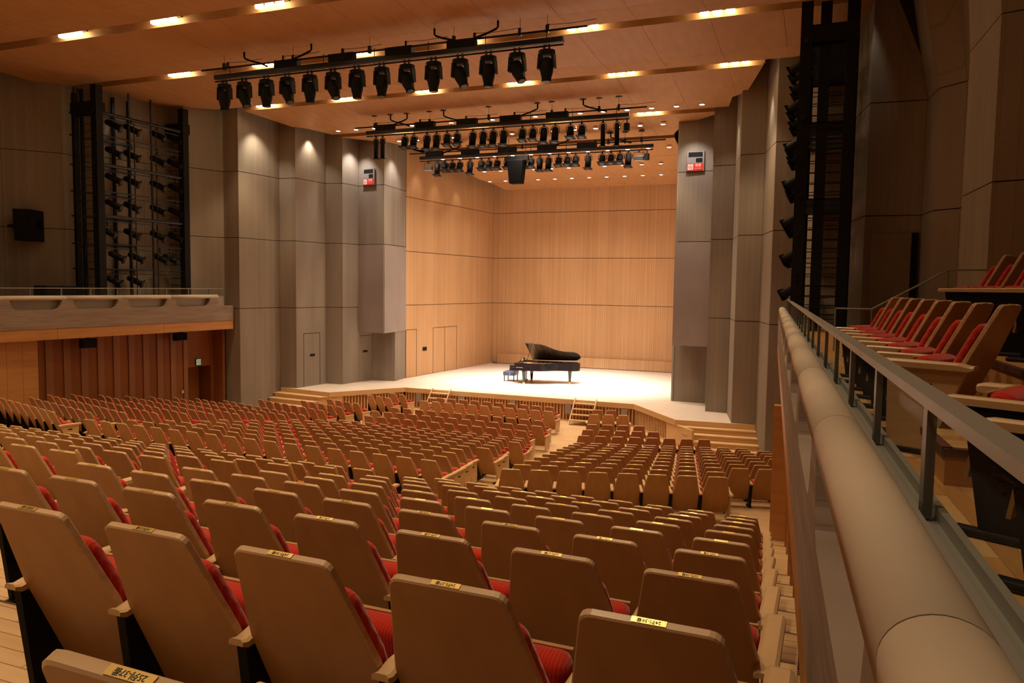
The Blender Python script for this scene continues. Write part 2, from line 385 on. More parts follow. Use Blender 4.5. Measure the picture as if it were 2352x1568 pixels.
flush_door(wl, LW[4], LW[5], .42, 1.5, .9, 3.33, +1, 'board_concrete', 2.32)
flush_door(wl, (-20.18, 32.12), (-20.34, 31.28), .1, .8, 3.1, 3.12, +1, 'board_concrete', 2.35)
# door in the dark bay behind the gallery seats
MB().box(1.15, 2.05, 21.0, 21.04, 4.68, 7.0).build('door_leaf', 'concrete', wr)
MB().box(2.05, 2.2, 20.99, 21.05, 4.68, 7.02).build('door_gap', 'black_matte', wr)
# rear wall, behind the lens
struct('wall_rear', MB().box(-29, 6, -8.3, -8, 0, 13.4), 'side_wood')

# ------------------------------------------------------------------ stage shell
SL0, SL1 = Vector((-19.1, 33.6)), Vector((-18.37, 42.9))
SR0, SR1 = Vector((-4.95, 33.6)), Vector((-5.65, 42.9))
SZ = [.9, 4.56, 7.25, 9.93, 12.3]
def shell(name, a, b, sgn, mat, ziz, cuts):
    w_ = struct(name, MB().prism([tuple(p) for p in _q(a, b, sgn, .05, .2)], .9, 12.3), 'groove_wood')
    d = (b - a); ln = d.length; d = d.normalized()
    for k in range(len(ziz) - 1):
        for c0, c1 in zip(cuts[:-1], cuts[1:]):
            MB().prism([tuple(p) for p in _q(a + d * (c0 * ln + .006), a + d * (c1 * ln - .006), sgn, 0, .07)], ziz[k] + .014, ziz[k + 1] - .014).build('wood_panel', mat, w_)
    return w_
def _q(a, b, sgn, o0, o1):
    d = (b - a).normalized(); n = Vector((d.y, -d.x)) * sgn
    q = [a + n * o0, b + n * o0, b + n * o1, a + n * o1]
    if sgn < 0: q.reverse()
    return q
ws = shell('wall_stage_left', SL0, SL1, -1, 'stage_panel_y', SZ, [0, 1])
wq = shell('wall_stage_right', SR0, SR1, +1, 'stage_panel_y', SZ, [0, 1])
wb = shell('wall_stage_back', SL1, SR1, -1, 'stage_panel_x', SZ, [0, .024, .976, 1])
MB().box(-17.95, -6.0, 42.7, 42.9, .93, 1.5).build('kick_panel', 'stage_panel_x', wb)
MB().box(-18.3, -5.7, 42.72, 42.88, .9, .935).build('kick_gap', 'joint_dark', wb)
def on_left(y): return lerp(SL0.x, SL1.x, (y - SL0.y) / (SL1.y - SL0.y))
def jt(y0, y1, z0, z1, nm='door_joint', mat='groove_wood', off=.008):
    MB().prism([(on_left(y0) - .02, y0), (on_left(y0) + off, y0), (on_left(y1) + off, y1), (on_left(y1) - .02, y1)], z0, z1).build(nm, mat, ws)
for y0, y1 in [(33.62, 34.57), (36.15, 37.35), (37.35, 38.63)]:
    jt(y0 - .012, y0 + .012, .9, 3.33); jt(y1 - .012, y1 + .012, .9, 3.33); jt(y0, y1, 3.31, 3.335)
jt(35.15, 35.5, 2.17, 2.36, 'wall_box', 'black_matte', .03)

# ------------------------------------------------------------------ ceiling: strips of wooden panels between lamp slots
ceil = struct('ceiling', MB().box(-29, 6, -8.3, 46, 13.42, 13.6), 'joint_dark')
def xr(y):
    T = [(-9, 4.2), (10, 3.4), (16.8, 2.3), (21.0, 1.9), (21.3, .7), (24.2, .2), (25.12, -.9), (25.13, -1.8), (27.86, -2.18), (27.87, -3.0), (30.1, -3.42), (30.11, -4.2), (31.4, -4.45), (31.41, -5.86), (34, -6.0), (40.4, -6.3), (43.0, -6.4)]
    for (a, xa), (b_, xb) in zip(T[:-1], T[1:]):
        if a <= y <= b_: return lerp(xa, xb, (y - a) / (b_ - a))
    return -6.4
def xl(y): return 2 * CX - xr(y) if y > 25 else 2 * CX - xr(y) - .2
GAPS = SLOTS + [33.2]
edges = [-8.2]
for g in GAPS: edges += [g - .24, g + .24]
edges += [36.4, 36.43, 41.0, 41.03, 42.95]
lines = [CX + 1.815 * k for k in range(-12, 13)]
strips = [(edges[i], edges[i + 1]) for i in range(0, len(edges) - 1, 2)]
for y0, y1 in strips:
    cuts = [y0]
    if y1 - y0 > 3: cuts.append(lerp(y0, y1, .66))
    for b_ in (25.125, 27.865, 30.105, 31.405):
        if y0 + .05 < b_ < y1 - .05: cuts.append(b_)
    cuts.append(y1); cuts.sort()
    fold = lerp(y0, y1, .66) if y1 - y0 > 3 else None
    def zp(y):
        z = zceil(y)
        if fold: z -= .10 * (1 - abs(y - fold) / max(fold - y0, .1)) if y < fold else .10 * (1 - (y - fold) / (y1 - fold))
        return z
    for c0, c1 in zip(cuts[:-1], cuts[1:]):
        e = .0006
        L0, L1, R0, R1 = xl(c0 + e), xl(c1 - e), xr(c0 + e), xr(c1 - e)
        xs_ = [max(L0, L1)] + [x for x in lines if max(L0, L1) + .3 < x < min(R0, R1) - .3] + [min(R0, R1)]
        for i in range(len(xs_) - 1):
            a0 = a1 = xs_[i]; b0 = b1 = xs_[i + 1]
            if i == 0: a0, a1 = L0, L1
            if i == len(xs_) - 2: b0, b1 = R0, R1
            g = .004; za, zb = zp(c0), zp(c1)
            MB().hexa([(a0 + g, c0 + g, za), (b0 - g, c0 + g, za), (b1 - g, c1 - g, zb), (a1 + g, c1 - g, zb),
                       (a0 + g, c0 + g, za + .06), (b0 - g, c0 + g, za + .06), (b1 - g, c1 - g, zb + .06), (a1 + g, c1 - g, zb + .06)]).build('ceiling_panel', 'ceiling_wood', ceil)
for g in GAPS:
    z = zceil(g); x0, x1 = xl(g), xr(g)
    for s_ in (-1, 1): MB().box(x0, x1, g + s_ * .27 - .02, g + s_ * .27 + .02, z + .04, z + .5).build('slot_side', 'ceiling_wood', ceil)
    MB().box(x0, x1, g - .3, g + .3, z + .5, z + .53).build('slot_top', 'joint_dark', ceil)
# lamp clusters in the slots
cl_me = MB().box(-.55, .55, -.14, .14, .10, .14).mesh('housing', 'black_steel')
lp = MB().lathe([(.04, .02), (.11, -.02), (.12, .03), (.09, .10)], n=14).mesh('lamp', 'lamp_warm', True)
for si, sy in enumerate(SLOTS):
    for x in LAMPX:
        if sy > 27 and (x < -20 or x > -4): continue
        if sy < 12: continue
        e = empty('ceiling_lamp_cluster', (x, sy + .06, zceil(sy) + .05))
        nm = {12.55: 'fifth', 16.7: 'fourth', 20.85: 'third', 25.35: 'second', 29.85: 'first'}[sy]
        tag(e, f'cluster of three warm lamps, {ORD[LAMPX.index(x)]} from far wall, {nm} ceiling slot from stage', 'ceiling light', f'lamp clusters in the {nm} ceiling slot')
        link('housing', cl_me, e)
        for k in (-1, 0, 1): link('lamp', lp, e, (k * .33, 0, 0))
# stage downlights
dl = MB().lathe([(.005, .0), (.085, .0), (.085, .012), (.005, .012)], n=16).mesh('downlight_lens', 'lamp_white')
dr = MB().lathe([(.086, .004), (.105, -.004), (.105, .02), (.086, .02)], n=16).mesh('trim_ring', 'sign_white')
DLN = ['front', 'second', 'third', 'fourth', 'rear']
for k, (y, x0, x1) in enumerate(ROWS):
    n = int(round((x1 - x0) / .925))
    for i in range(n + 1):
        x = x0 + i * (x1 - x0) / n
        e = tag(empty('downlight', (x, y, zceil(y) - .1 + (.0 if k != 0 else .02))), f'small round white downlight, {ORD[i]} from far wall, {DLN[k]} row over the stage', 'downlight', f'{DLN[k]} row of stage downlights')
        link('downlight_lens', dl, e); link('trim_ring', dr, e)

# ------------------------------------------------------------------ stage platform
stage = tag(empty('stage', (CX, 30.45, 0)), 'pale wooden stage platform with slatted front and wide side steps', 'stage')
def stg(mb, name, mat, **k):
    mb.v = [(x - CX, y - 30.45, z) for x, y, z in mb.v]; return mb.build(name, mat, stage, **k)
SF = [(-22.3, 28.0), (-19.46, 27.6), (-17.39, 30.5), (-6.74, 30.39), (-4.56, 27.41), (-1.75, 27.6)]
deck = SF + [(-1.9, 30), (-3.2, 34), (-4.9, 43), (-19, 43), (-20.6, 34), (-22.2, 30)]
stg(MB().prism(deck, .84, .9), 'stage_deck', 'stage_floor')
def along(a, b, s0, s1, o0, o1, z0, z1):
    a, b = Vector(a), Vector(b); d = (b - a).normalized(); n = Vector((d.y, -d.x)); q = [a + d * s0 + n * o1, a + d * s1 + n * o1, a + d * s1 + n * o0, a + d * s0 + n * o0]
    return MB().prism([tuple(p) for p in q], z0, z1)
for a, b in zip(SF[:-1], SF[1:]):
    L_ = (Vector(b) - Vector(a)).length
    stg(along(a, b, 0, L_, -.02, .02, .70, .905), 'edge_board', 'stage_trim')
for (a, b) in [(SF[1], SF[2]), (SF[2], SF[3]), (SF[3], SF[4])]:
    L_ = (Vector(b) - Vector(a)).length
    stg(along(a, b, 0, L_, -.25, -.2, 0, .72), 'back_board', 'fascia_wood')
    stg(along(a, b, 0, L_, -.08, -.02, 0, .05), 'base_rail', 'stage_trim')
    mb = MB(); n = int(L_ / .14)
    pl0 = .0 if (a, b) == (SF[2], SF[3]) else (0.55 if a == SF[1] else 0)
    pl1 = L_ - (.75 if b == SF[4] else 0)
    for i in range(n):
        s_ = (i + .5) * L_ / n
        if pl0 < s_ < pl1: m2 = along(a, b, s_ - .024, s_ + .024, -.06, -.03, .04, .71); mb.add(m2.v, m2.f)
    o = stg(mb, 'slat_grille', 'stage_trim'); o['kind'] = 'stuff'
stg(along(SF[3], SF[4], (Vector(SF[4]) - Vector(SF[3])).length - .78, (Vector(SF[4]) - Vector(SF[3])).length + 1.2, -.1, -.02, 0, .74), 'end_panel', 'stage_trim')
stg(along(SF[1], SF[2], 0, .6, -.1, -.02, 0, .74), 'end_panel', 'stage_trim')
for p in [(948, 910), (1060, 914), (1177.6, 922.5), (1301.5, 934), (1433, 943)]:
    x = onz(*p, .62).x; y = 30.5 - (x + 17.39) / 10.65 * .11
    stg(MB().box(x - .13, x + .13, y - .05, y + .01, .3, .68), 'vent_plate', 'vent_grey')
for k in range(1, 5):                                 # side steps
    z = .9 - .18 * k; y1 = 27.55
    dy = .33 * k
    stg(MB().prism([(-22.4, 28.0), (-22.4 - .0, 28.0 - dy - .1), (-19.46 - .24 * k, 27.6 - dy), (-19.46 - .24 * (k - 1), 27.62 - dy + .33)][::1], z - .04, z), 'step_tread', 'stage_trim')
    stg(MB().prism([(-22.35, 28.0), (-22.35, 28.03 - dy - .1), (-19.5 - .24 * k, 27.63 - dy), (-19.5 - .24 * (k - 1), 27.65 - dy + .33)], 0, z - .04), 'step_riser', 'stage_trim')
    stg(MB().prism([(-4.56 + .24 * (k - 1), 27.43 - dy + .33), (-4.56 + .24 * k, 27.41 - dy), (-1.55, 27.6 - dy), (-1.55, 27.65)], z - .04, z), 'step_tread', 'stage_trim')
    stg(MB().prism([(-4.53 + .24 * (k - 1), 27.44 - dy + .33), (-4.53 + .24 * k, 27.44 - dy), (-1.55, 27.63 - dy), (-1.55, 27.65)], 0, z - .04), 'step_riser', 'stage_trim')
# movable stairs against the stage front
for x0, x1, lb in [(-15.9, -15.01, 'movable wooden stair on the stage front opposite the piano bench'), (-9.22, -8.31, 'movable wooden stair on the stage front beyond the piano tail')]:
    e = tag(empty('stage_stair', ((x0 + x1) / 2, 30.4, 0)), lb, 'stair'); hw = (x1 - x0) / 2
    for s_ in (-1, 1):
        x = s_ * hw
        MB().hexa([(x - .02, -.95, 0), (x + .02, -.95, 0), (x + .02, -.83, 0), (x - .02, -.83, 0), (x - .02, -.02, .98), (x + .02, -.02, .98), (x + .02, .06, .98), (x - .02, .06, .98)]).build('stringer', 'arm_wood', e)
    for k in range(4):
        z = .2 + k * .2; y = -.78 + k * .21
        MB().box(-hw + .02, hw - .02, y - .1, y + .16, z - .035, z).build('tread', 'arm_wood', e)

# ------------------------------------------------------------------ grand piano
def piano():
    e = tag(empty('grand_piano', (-12.97, 34.19, .9), math.radians(5)), 'black concert grand piano with raised lid standing at centre stage', 'piano')
    k = 1.08; ox, oy = -.42, .28
    # local: +x from keyboard to tail, -y is the treble side towards the hall; leg under (0,0)
    def S(p): return ((p[0] + ox) * k, (p[1] + oy - .28) * k)
    def outline(n=10):
        pts = [(0, -.1), (.62, -.1), (.95, -.08)]
        c0, c1, c2, c3 = Vector((.95, -.08)), Vector((1.45, -.02)), Vector((1.55, .48)), Vector((2.15, .55))
        for i in range(1, n + 1):
            t_ = i / n; pts.append(tuple(c0 * (1 - t_) ** 3 + c1 * 3 * t_ * (1 - t_) ** 2 + c2 * 3 * t_ * t_ * (1 - t_) + c3 * t_ ** 3))
        for i in range(1, 13):
            a_ = -math.pi / 2 + math.pi * i / 12; pts.append((2.42 + .33 * math.cos(a_), .98 + .43 * math.sin(a_) if i else .55))
        pts += [(1.2, 1.45), (0, 1.45)]
        return pts
    O = [S(p) for p in outline()]
    # the case
    zb, zt = .66, 1.02
    mb = MB(); n = len(O)
    inn = []
    cx = sum(p[0] for p in O) / n; cy = sum(p[1] for p in O) / n
    for x, y in O:
        v = Vector((cx - x, cy - y)); v = v.normalized() * .07; inn.append((x + v.x, y + v.y))
    mb.add([(x, y, zb) for x, y in O] + [(x, y, zt) for x, y in O] + [(x, y, zt) for x, y in inn] + [(x, y, zt - .13) for x, y in inn],
           [tuple(range(n - 1, -1, -1))] + [(i, (i + 1) % n, n + (i + 1) % n, n + i) for i in range(n)] + [(n + i, n + (i + 1) % n, 2 * n + (i + 1) % n, 2 * n + i) for i in range(n)] + [(2 * n + i, 2 * n + (i + 1) % n, 3 * n + (i + 1) % n, 3 * n + i) for i in range(n)])
    mb.build('case', 'piano_black', e)
    MB().add([(x, y, zt - .11) for x, y in inn], [tuple(range(n))]).build('soundboard', 'piano_gold', e)
    for i in range(6):
        x = .35 + i * .22; yb = (.05, .05, .08, .35, .65, .7)[i]
        MB().hexa([(S((x, yb))[0], S((x, yb))[1], .93), (S((x + .05, yb))[0], S((x, yb))[1], .93), (S((x + .35, 1.25))[0], S((x, 1.25))[1], .93), (S((x + .3, 1.25))[0], S((x, 1.25))[1], .93),
                   (S((x, yb))[0], S((x, yb))[1], .955), (S((x + .05, yb))[0], S((x, yb))[1], .955), (S((x + .35, 1.25))[0], S((x, 1.25))[1], .955), (S((x + .3, 1.25))[0], S((x, 1.25))[1], .955)]).build('frame_bar', 'piano_soundboard', e)
    # keyboard end
    a, b = S((-.22, -.1)), S((.0, 1.45))
    MB().box(a[0], b[0] + .02, a[1], b[1], .64, .78).build('key_bed', 'piano_black', e)
    kb = MB().box(a[0] + .03, b[0], a[1] + .16, b[1] - .16, .78, .80).build('keyboard', 'ivory', e)
    mbk = MB()
    for i in range(36):
        if i % 7 in (2, 6): continue
        y = lerp(a[1] + .18, b[1] - .18, i / 36); mbk.box(a[0] + .1, b[0], y, y + .014, .80, .812)
    mbk.build('black_keys', 'piano_black', kb)
    for y0, y1 in ((a[1], a[1] + .13), (b[1] - .13, b[1])): MB().box(a[0], b[0] + .02, y0, y1, .78, .90).build('cheek_block', 'piano_black', e, bevel=.02)
    MB().hexa([(b[0] - .06, a[1] + .14, .82), (b[0] - .02, a[1] + .14, .82), (b[0] - .02, b[1] - .14, .82), (b[0] - .06, b[1] - .14, .82), (b[0] - .02, a[1] + .14, 1.0), (b[0] + .02, a[1] + .14, 1.0), (b[0] + .02, b[1] - .14, 1.0), (b[0] - .02, b[1] - .14, 1.0)]).build('fallboard', 'piano_black', e)
    nb = S((.08, -.1)); MB().box(nb[0], nb[0] + .33, nb[1] - .004, nb[1], .80, .815).build('name_inlay', 'brass', e)
    # music desk
    MB().hexa([(.05 + b[0], .35, 1.0), (.07 + b[0], .35, 1.0), (.07 + b[0], 1.2, 1.0), (.05 + b[0], 1.2, 1.0), (.25 + b[0], .42, 1.22), (.27 + b[0], .42, 1.22), (.27 + b[0], 1.12, 1.22), (.25 + b[0], 1.12, 1.22)]).build('music_desk', 'piano_black', e)
    # lid: hinged on the far straight side, with the front flap folded back on it
    hy = S((0, 1.45))[1]; ang = math.radians(33)
    def lidp(x, y, t_): 
        r = hy - y; return (x, hy - r * math.cos(ang) - t_ * math.sin(ang) * -1 * -1, zt + .02 + r * math.sin(ang) + t_ * math.cos(ang))
    LO = [p for p in O if p[0] > S((.42, 0))[0] - .01]; x0 = S((.42, 0))[0]
    LO = [(x0, S((0, -.1))[1])] + [p for p in LO] + [(x0, hy)]
    m_ = len(LO); MB().add([lidp(x, y, 0) for x, y in LO] + [lidp(x, y, .025) for x, y in LO], [tuple(range(m_ - 1, -1, -1)), tuple(range(m_, 2 * m_))] + [(i, (i + 1) % m_, m_ + (i + 1) % m_, m_ + i) for i in range(m_)]).build('lid', 'piano_black', e)
    y0 = S((0, -.1))[1]
    MB().add([lidp(x0 + .0, y0, .03), lidp(x0 + .42, y0, .03), lidp(x0 + .42, hy, .03), lidp(x0, hy, .03), lidp(x0, y0, .055), lidp(x0 + .42, y0, .055), lidp(x0 + .42, hy, .055), lidp(x0, hy, .055)], [(3, 2, 1, 0), (4, 5, 6, 7), (0, 1, 5, 4), (1, 2, 6, 5), (2, 3, 7, 6), (3, 0, 4, 7)]).build('lid_flap', 'piano_black', e)
    q = S((.55, -.02)); top = lidp(q[0] + .1, q[1] + .22, 0)
    MB().tube([(q[0] - .05, q[1], zt - .04), top], .014).build('lid_prop', 'piano_black', e)
    # legs
    for lx, ly in (S((.42, 0)), S((.42, 1.33)), S((2.3, .95))):
        lg = MB().lathe([(.05, .09), (.06, .14), (.085, .5), (.095, .62), (.11, .67)], (lx, ly, 0), 12).build('leg', 'piano_black', e, smooth=True)
        MB().lathe([(.045, 0), (.055, .02), (.055, .09), (.04, .1)], (lx, ly, 0), 12).build('caster', 'brass', lg, smooth=True)
    px, py = S((.33, .68)); ly_ = MB()
    for s_ in (-.1, .1): ly_.tube([(px, py + s_, .66), (px, py + s_, .12)], .025)
    ly_.box(px - .1, px + .05, py - .17, py + .17, .05, .13); ly_.tube([(px + .04, py, .12), (px + .35, py, .66)], .01, 6)
    ly_.build('pedal_lyre', 'piano_black', e)
piano()
b_ = tag(empty('piano_bench', (-14.0, 35.1, .9), math.radians(5)), 'dark blue padded piano bench beside the keyboard', 'bench')
MB().box(-.3, .3, -.38, .38, .30, .50).build('seat', 'bench_leather', b_, bevel=.03)
for sx in (-.24, .24):
    for sy in (-.32, .32): MB().lathe([(.022, 0), (.028, .06), (.03, .3), (.035, .31)], (sx, sy, 0), 8).build('leg', 'piano_black', b_)
MB().lathe([(.03, -.01), (.035, .03), (.01, .035)], (.05, -.38, .4), 10, axis=(0, -1, 0)).build('height_knob', 'lens', b_)

# ------------------------------------------------------------------ galleries
# left: front plane X = -22.75 - .05*(25.6-Y); right: X = .17 - .052*Y
def gx(side, y): return -22.75 - .05 * (25.6 - y) if side < 0 else .17 - .052 * y
def gprism(side, y0, y1, o0, o1, z0, z1):            # o: distance back from the front plane, away from the hall
    s_ = 1 if side > 0 else -1
    q = [(gx(side, y0) + s_ * o0, y0), (gx(side, y0) + s_ * o1, y0), (gx(side, y1) + s_ * o1, y1), (gx(side, y1) + s_ * o0, y1)]
    if side < 0: q.reverse()
    return MB().prism(q, z0, z1)
GY0, GY1 = -7.5, 25.55
for side in (-1, 1):
    nm = 'left' if side < 0 else 'right'
    g = struct('wall_gallery_' + nm, gprism(side, GY0, GY1, .02, .24, 4.0, 4.62), 'board_concrete_h')
    y = GY1 if side < 0 else 25.2
    yy = GY0
    while yy < GY1 - .2:                                # wooden boards along the bottom of the front
        y2 = min(yy + 4.22, GY1); gprism(side, yy + .006, y2 - .006, .03, .25, 3.64, 3.995).build('fascia_board', 'fascia_wood', g); yy = y2
    gprism(side, GY0, GY1, .25, 1.2 if side < 0 else 3.2, 3.66, 3.8).build('soffit', 'fascia_wood', g)
    gprism(side, GY0, GY1, .25, 1.3 if side < 0 else 3.2, 4.3, 4.6).build('slab', 'concrete', g)
    # round-topped coping, cut into lengths
    yy = GY0; end = 24.75
    prof = [(.115 - .098 * math.cos(math.pi * q_ / 16), 4.985 + .09 * math.sin(math.pi * q_ / 16)) for q_ in range(17)] + [(.21, 4.93), (.02, 4.93)]
    k = 0
    while yy < end - .1:
        y2 = min(24.49 - 2.1 * (13 - k), end) if k < 13 else end
        if y2 <= yy + .1: k += 1; continue
        s_ = 1 if side > 0 else -1
        rs = [[(gx(side, q) + s_ * o, q, z) for o, z in prof] for q in (yy + .003, y2 - .003)]
        cp_ = MB().rings(rs).build('coping', 'cap_concrete', g); yy = y2; k += 1
        for f_ in cp_.data.polygons: f_.use_smooth = len(f_.vertices) == 4 and f_.normal.z > -.2
    # splayed piers carrying the coping
    for k in range(16):
        c = 24.49 - 2.1 * k
        if c < GY0 + .5: break
        hw_t, hw_b = .17, .38
        s_ = 1 if side > 0 else -1
        def P(yv, o, z): return (gx(side, yv) + s_ * o, yv, z)
        mbp = MB(); zz = [4.62, 4.66, 4.74, 4.85, 4.94]; hw = [.42, .30, .25, .21, .18]
        mbp.rings([[P(c - h, .02, z), P(c + min(h, 25.5 - c), .02, z), P(c + min(h, 25.5 - c), .17, z), P(c - h, .17, z)] for z, h in zip(zz, hw)])
        mbp.build('pier', 'board_concrete_h', g)
    # handrail of grey metal with posts and glass
    h = tag(empty('gallery_handrail', (gx(side, 10), 10, 4.66)), 'grey metal handrail with flat posts and glass along the ' + ('gallery across the hall' if side < 0 else 'gallery with red seats'), 'handrail')
    s_ = 1 if side > 0 else -1; off = .245
    def put(mb_, name, mat):
        mb_.v = [(x - gx(side, 10), yv - 10, z - 4.66) for x, yv, z in mb_.v]; return mb_.build(name, mat, h)
    put(gprism(side, GY0, 25.2, off - .03, off + .03, 5.30, 5.33), 'top_rail', 'grey_metal')
    put(gprism(side, GY0, 25.2, off - .045, off - .025, 4.98, 5.02), 'glass_channel', 'grey_metal')
    put(gprism(side, GY0, 25.2, off + .025, off + .045, 4.98, 5.02), 'glass_channel', 'grey_metal')
    put(gprism(side, GY0, 25.2, off - .05, off + .05, 4.6, 4.985), 'kerb', 'grey_metal')
    for k in range(31):
        yv = 24.48 - 1.055 * k
        if yv < GY0: break
        put(gprism(side, yv - .028, yv + .028, off - .012, off + .012, 4.99, 5.30), 'post', 'steel_grey')
        if yv - 1.03 > GY0: put(gprism(side, yv - 1.02, yv - .03, off - .004, off + .004, 5.0, 5.27), 'glass_pane', 'glass')
# lower walls under the galleries
wu = struct('wall_lower_left', MB().box(-24.9, -24.75, -8, 25.4, 0, 3.7), 'joint_dark')
MB().box(-24.75, -23.7, 25.2, 25.4, 0, 3.7).build('end_panel', 'side_wood', wu)
MB().box(-23.75, -23.2, 25.35, 25.5, 0, 3.7).build('end_panel', 'side_wood', wu)
yv = 17.35; i = 0
while yv < 23.9:
    wdt = .27 if i % 2 else .39
    MB().box(-24.2, -23.7 if i % 2 == 0 else -23.66, yv + .004, min(yv + wdt, 23.9) - .004, 0, 3.7).build('wall_board', 'side_wood' if i % 2 == 0 else 'side_wood_light', wu); yv += wdt; i += 1
yv = 9.0
while yv < 17.3:
    MB().box(-24.2, -23.45, yv + .004, yv + .516, 0, 3.7).build('wall_board', 'fascia_wood', wu); yv += .52
d1 = struct('door_1', MB().box(-24.35, -24.3, 24.0, 25.15, .0, 2.1), 'side_wood')
MB().box(-24.3, -24.27, 24.15, 24.2, .9, 1.9).build('pull_handle', 'black_steel', d1); MB().box(-24.3, -24.27, 24.28, 24.33, .9, 1.9).build('pull_handle', 'black_steel', d1)
MB().box(-24.2, -23.72, 23.95, 25.2, 2.1, 3.7).build('door_head', 'side_wood', d1)
ex = tag(empty('exit_sign', (-23.68, 24.5, 2.28)), 'small green exit sign above the dark side door', 'exit sign')
MB().box(-.04, 0, -.14, .14, -.14, .14).build('case', 'black_steel', ex); MB().box(0, .006, -.12, .12, -.12, .12).build('sign_face', 'exit_green', ex)
MB().box(.006, .008, -.07, .0, -.08, .08).build('running_figure', 'sign_white', ex); MB().box(.006, .008, .03, .09, -.09, .09).build('doorway_mark', 'sign_white', ex)
tag(MB().box(-23.66, -23.64, 23.55, 23.63, 1.1, 1.22).build('wall_switch', 'sign_white'), 'small pale switch plate on the striped wooden wall', 'switch')
for y0, lb in ((18.8, 'black loudspeaker hung under the gallery farther from the exit sign'), (22.9, 'black loudspeaker hung under the gallery nearer the exit sign')):
    sp = tag(empty('under_gallery_speaker', (-23.3, y0 + .25, 3.42)), lb, 'loudspeaker')
    MB().box(-.12, .12, -.27, .27, -.15, .16).build('cabinet', 'black_matte', sp, bevel=.03); MB().box(.12, .13, -.23, .23, -.11, .12).build('grille', 'speaker_grille', sp); MB().box(-.03, .03, -.05, .05, .16, .24).build('bracket', 'black_steel', sp)
# right lower wall beside the stepped aisle: boards set back one behind the other
wv = struct('wall_lower_right', MB().box(1.0, 1.1, -8, 25.4, 0, 3.7), 'fascia_wood')
yv = -4.0
while yv < 13.4:
    MB().box(.31 - .052 * yv, 1.0, yv, yv + .10, 0, 3.64).build('wall_fin', 'fascia_wood', wv)
    MB().box(.5 - .052 * yv, 1.0, yv + .10, yv + 1.03, 0, 3.64).build('wall_board', 'fascia_wood', wv); yv += 1.03
MB().box(-.62, 1.0, 13.6, 13.8, 0, 3.64).build('wall_fin', 'fascia_wood', wv)
yv = 13.8
while yv < 24.5: MB().box(.22, 1.0, yv + .004, yv + .76, 0, 3.64).build('wall_board', 'fascia_wood', wv); yv += .765
# gallery floor on the right, boards running along it
gf = struct('floor_gallery_right', gprism(1, -7.5, 21, .285, 4.4, 4.5, 4.605), 'fascia_wood')
for c in range(11):
    y = -1.5 + (c * .37) % .9
    y0 = -1.5
    while y0 < 11.5:
        y1 = min(y, 11.5)
        o0 = .285 + c * .092
        if y1 - y0 > .05: gprism(1, y0 + .0015, y1 - .0015, o0 + .001, o0 + .091, 4.605, 4.63).build('plank', random.choice(['plank_a', 'plank_a', 'plank_b', 'plank_c']), gf)
        y0 = y1; y = y1 + .9
struct('floor_gallery_tier', gprism(1, -6, 12, 1.45, 4.4, 4.63, 5.08), 'fascia_wood')
gs = tag(empty('gallery_steps', (0, 0, 0)), 'wooden steps with dark nosings between gallery seat blocks', 'steps')
gprism(1, 4.34, 4.98, .68, 1.45, 4.63, 4.80).build('step_body', 'fascia_wood', gs)
for k in range(5): gprism(1, 4.38 + k * .12, 4.38 + k * .12 + .117, .72, 1.45, 4.80, 4.815).build('plank', random.choice(['plank_a', 'plank_c']), gs)
gprism(1, 4.34, 4.98, .67, .72, 4.775, 4.818).build('nosing', 'nosing', gs)
gprism(1, 4.33, 4.38, .67, 1.45, 4.775, 4.818).build('nosing', 'nosing', gs)
gprism(1, -6, 12, 1.435, 1.48, 5.04, 5.084).build('nosing', 'nosing', gs)
# sloping stair rail at the far end of the gallery
sr = tag(empty('stair_rail', (0, 0, 0)), 'thin grey sloping stair rail in front of the dark gallery door', 'handrail')
a_, b2, c2 = Vector((.25, 12.6, 5.33)), Vector((.75, 12.6, 5.33)), Vector((1.75, 12.8, 5.92)); d2 = Vector((2.9, 13.0, 5.93))
MB().tube([a_, b2, c2, d2], .014, 6).build('rail', 'grey_metal', sr)
for p, z in ((a_, 4.68), (b2, 4.68), (c2, 5.11)): MB().tube([(p.x, p.y, z), p], .012, 6).build('post', 'grey_metal', sr)

# ------------------------------------------------------------------ seats
T20 = math.radians(24); SN, CS = math.sin(T20), math.cos(T20); SH = .90; SL = .80; SA = .37
def pp(u, s_, d): return (u, s_ * SN + d * CS, SH - s_ * CS + d * SN)
def half(s_):
    if s_ < SA: return lerp(.168, .238, s_ / SA)
    return lerp(.238, .232, (s_ - SA) / (SL - SA))
def outline(s0, s1, inset=0, r0=.035, r1=.06, n=4, post=False):
    def hw(s_): return max(.02, half(s_) - inset)
    R = []
    a, b = s0 + inset, s1 - inset
    for i in range(n + 1):
        t_ = math.pi / 2 * i / n; R.append((hw(a + r0) - r0 + r0 * math.sin(t_), a + r0 - r0 * math.cos(t_)))
    R.append((hw(SA), SA))
    for i in range(n + 1):
        t_ = math.pi / 2 * i / n; R.append((hw(b - r1) - r1 + r1 * math.cos(t_), b - r1 + r1 * math.sin(t_)))
    Lf = [(-u, s_) for u, s_ in reversed(R)]
    if post: R = [(.205 - inset, a), (.215 - inset, .15), (.238 - inset, SA)] + R[n + 2:]
    return R + Lf
def panel_mesh(post=False, n=4):
    mb = MB(); A = outline(0, SL, 0, post=post, n=n); B = outline(0, SL, .005, post=post, n=n)
    mb.rings([[pp(u, s_, -.0135) for u, s_ in B], [pp(u, s_, -.0095) for u, s_ in A], [pp(u, s_, .0095) for u, s_ in A], [pp(u, s_, .0135) for u, s_ in B]], 1)
    mb.m[-1] = 0; mb.m[-2] = 0
    return mb
me_panel = panel_mesh().mesh('back_panel', ['veneer', 'ply_edge'])
me_panelp = panel_mesh(True).mesh('back_panel_post', ['veneer', 'ply_edge'])
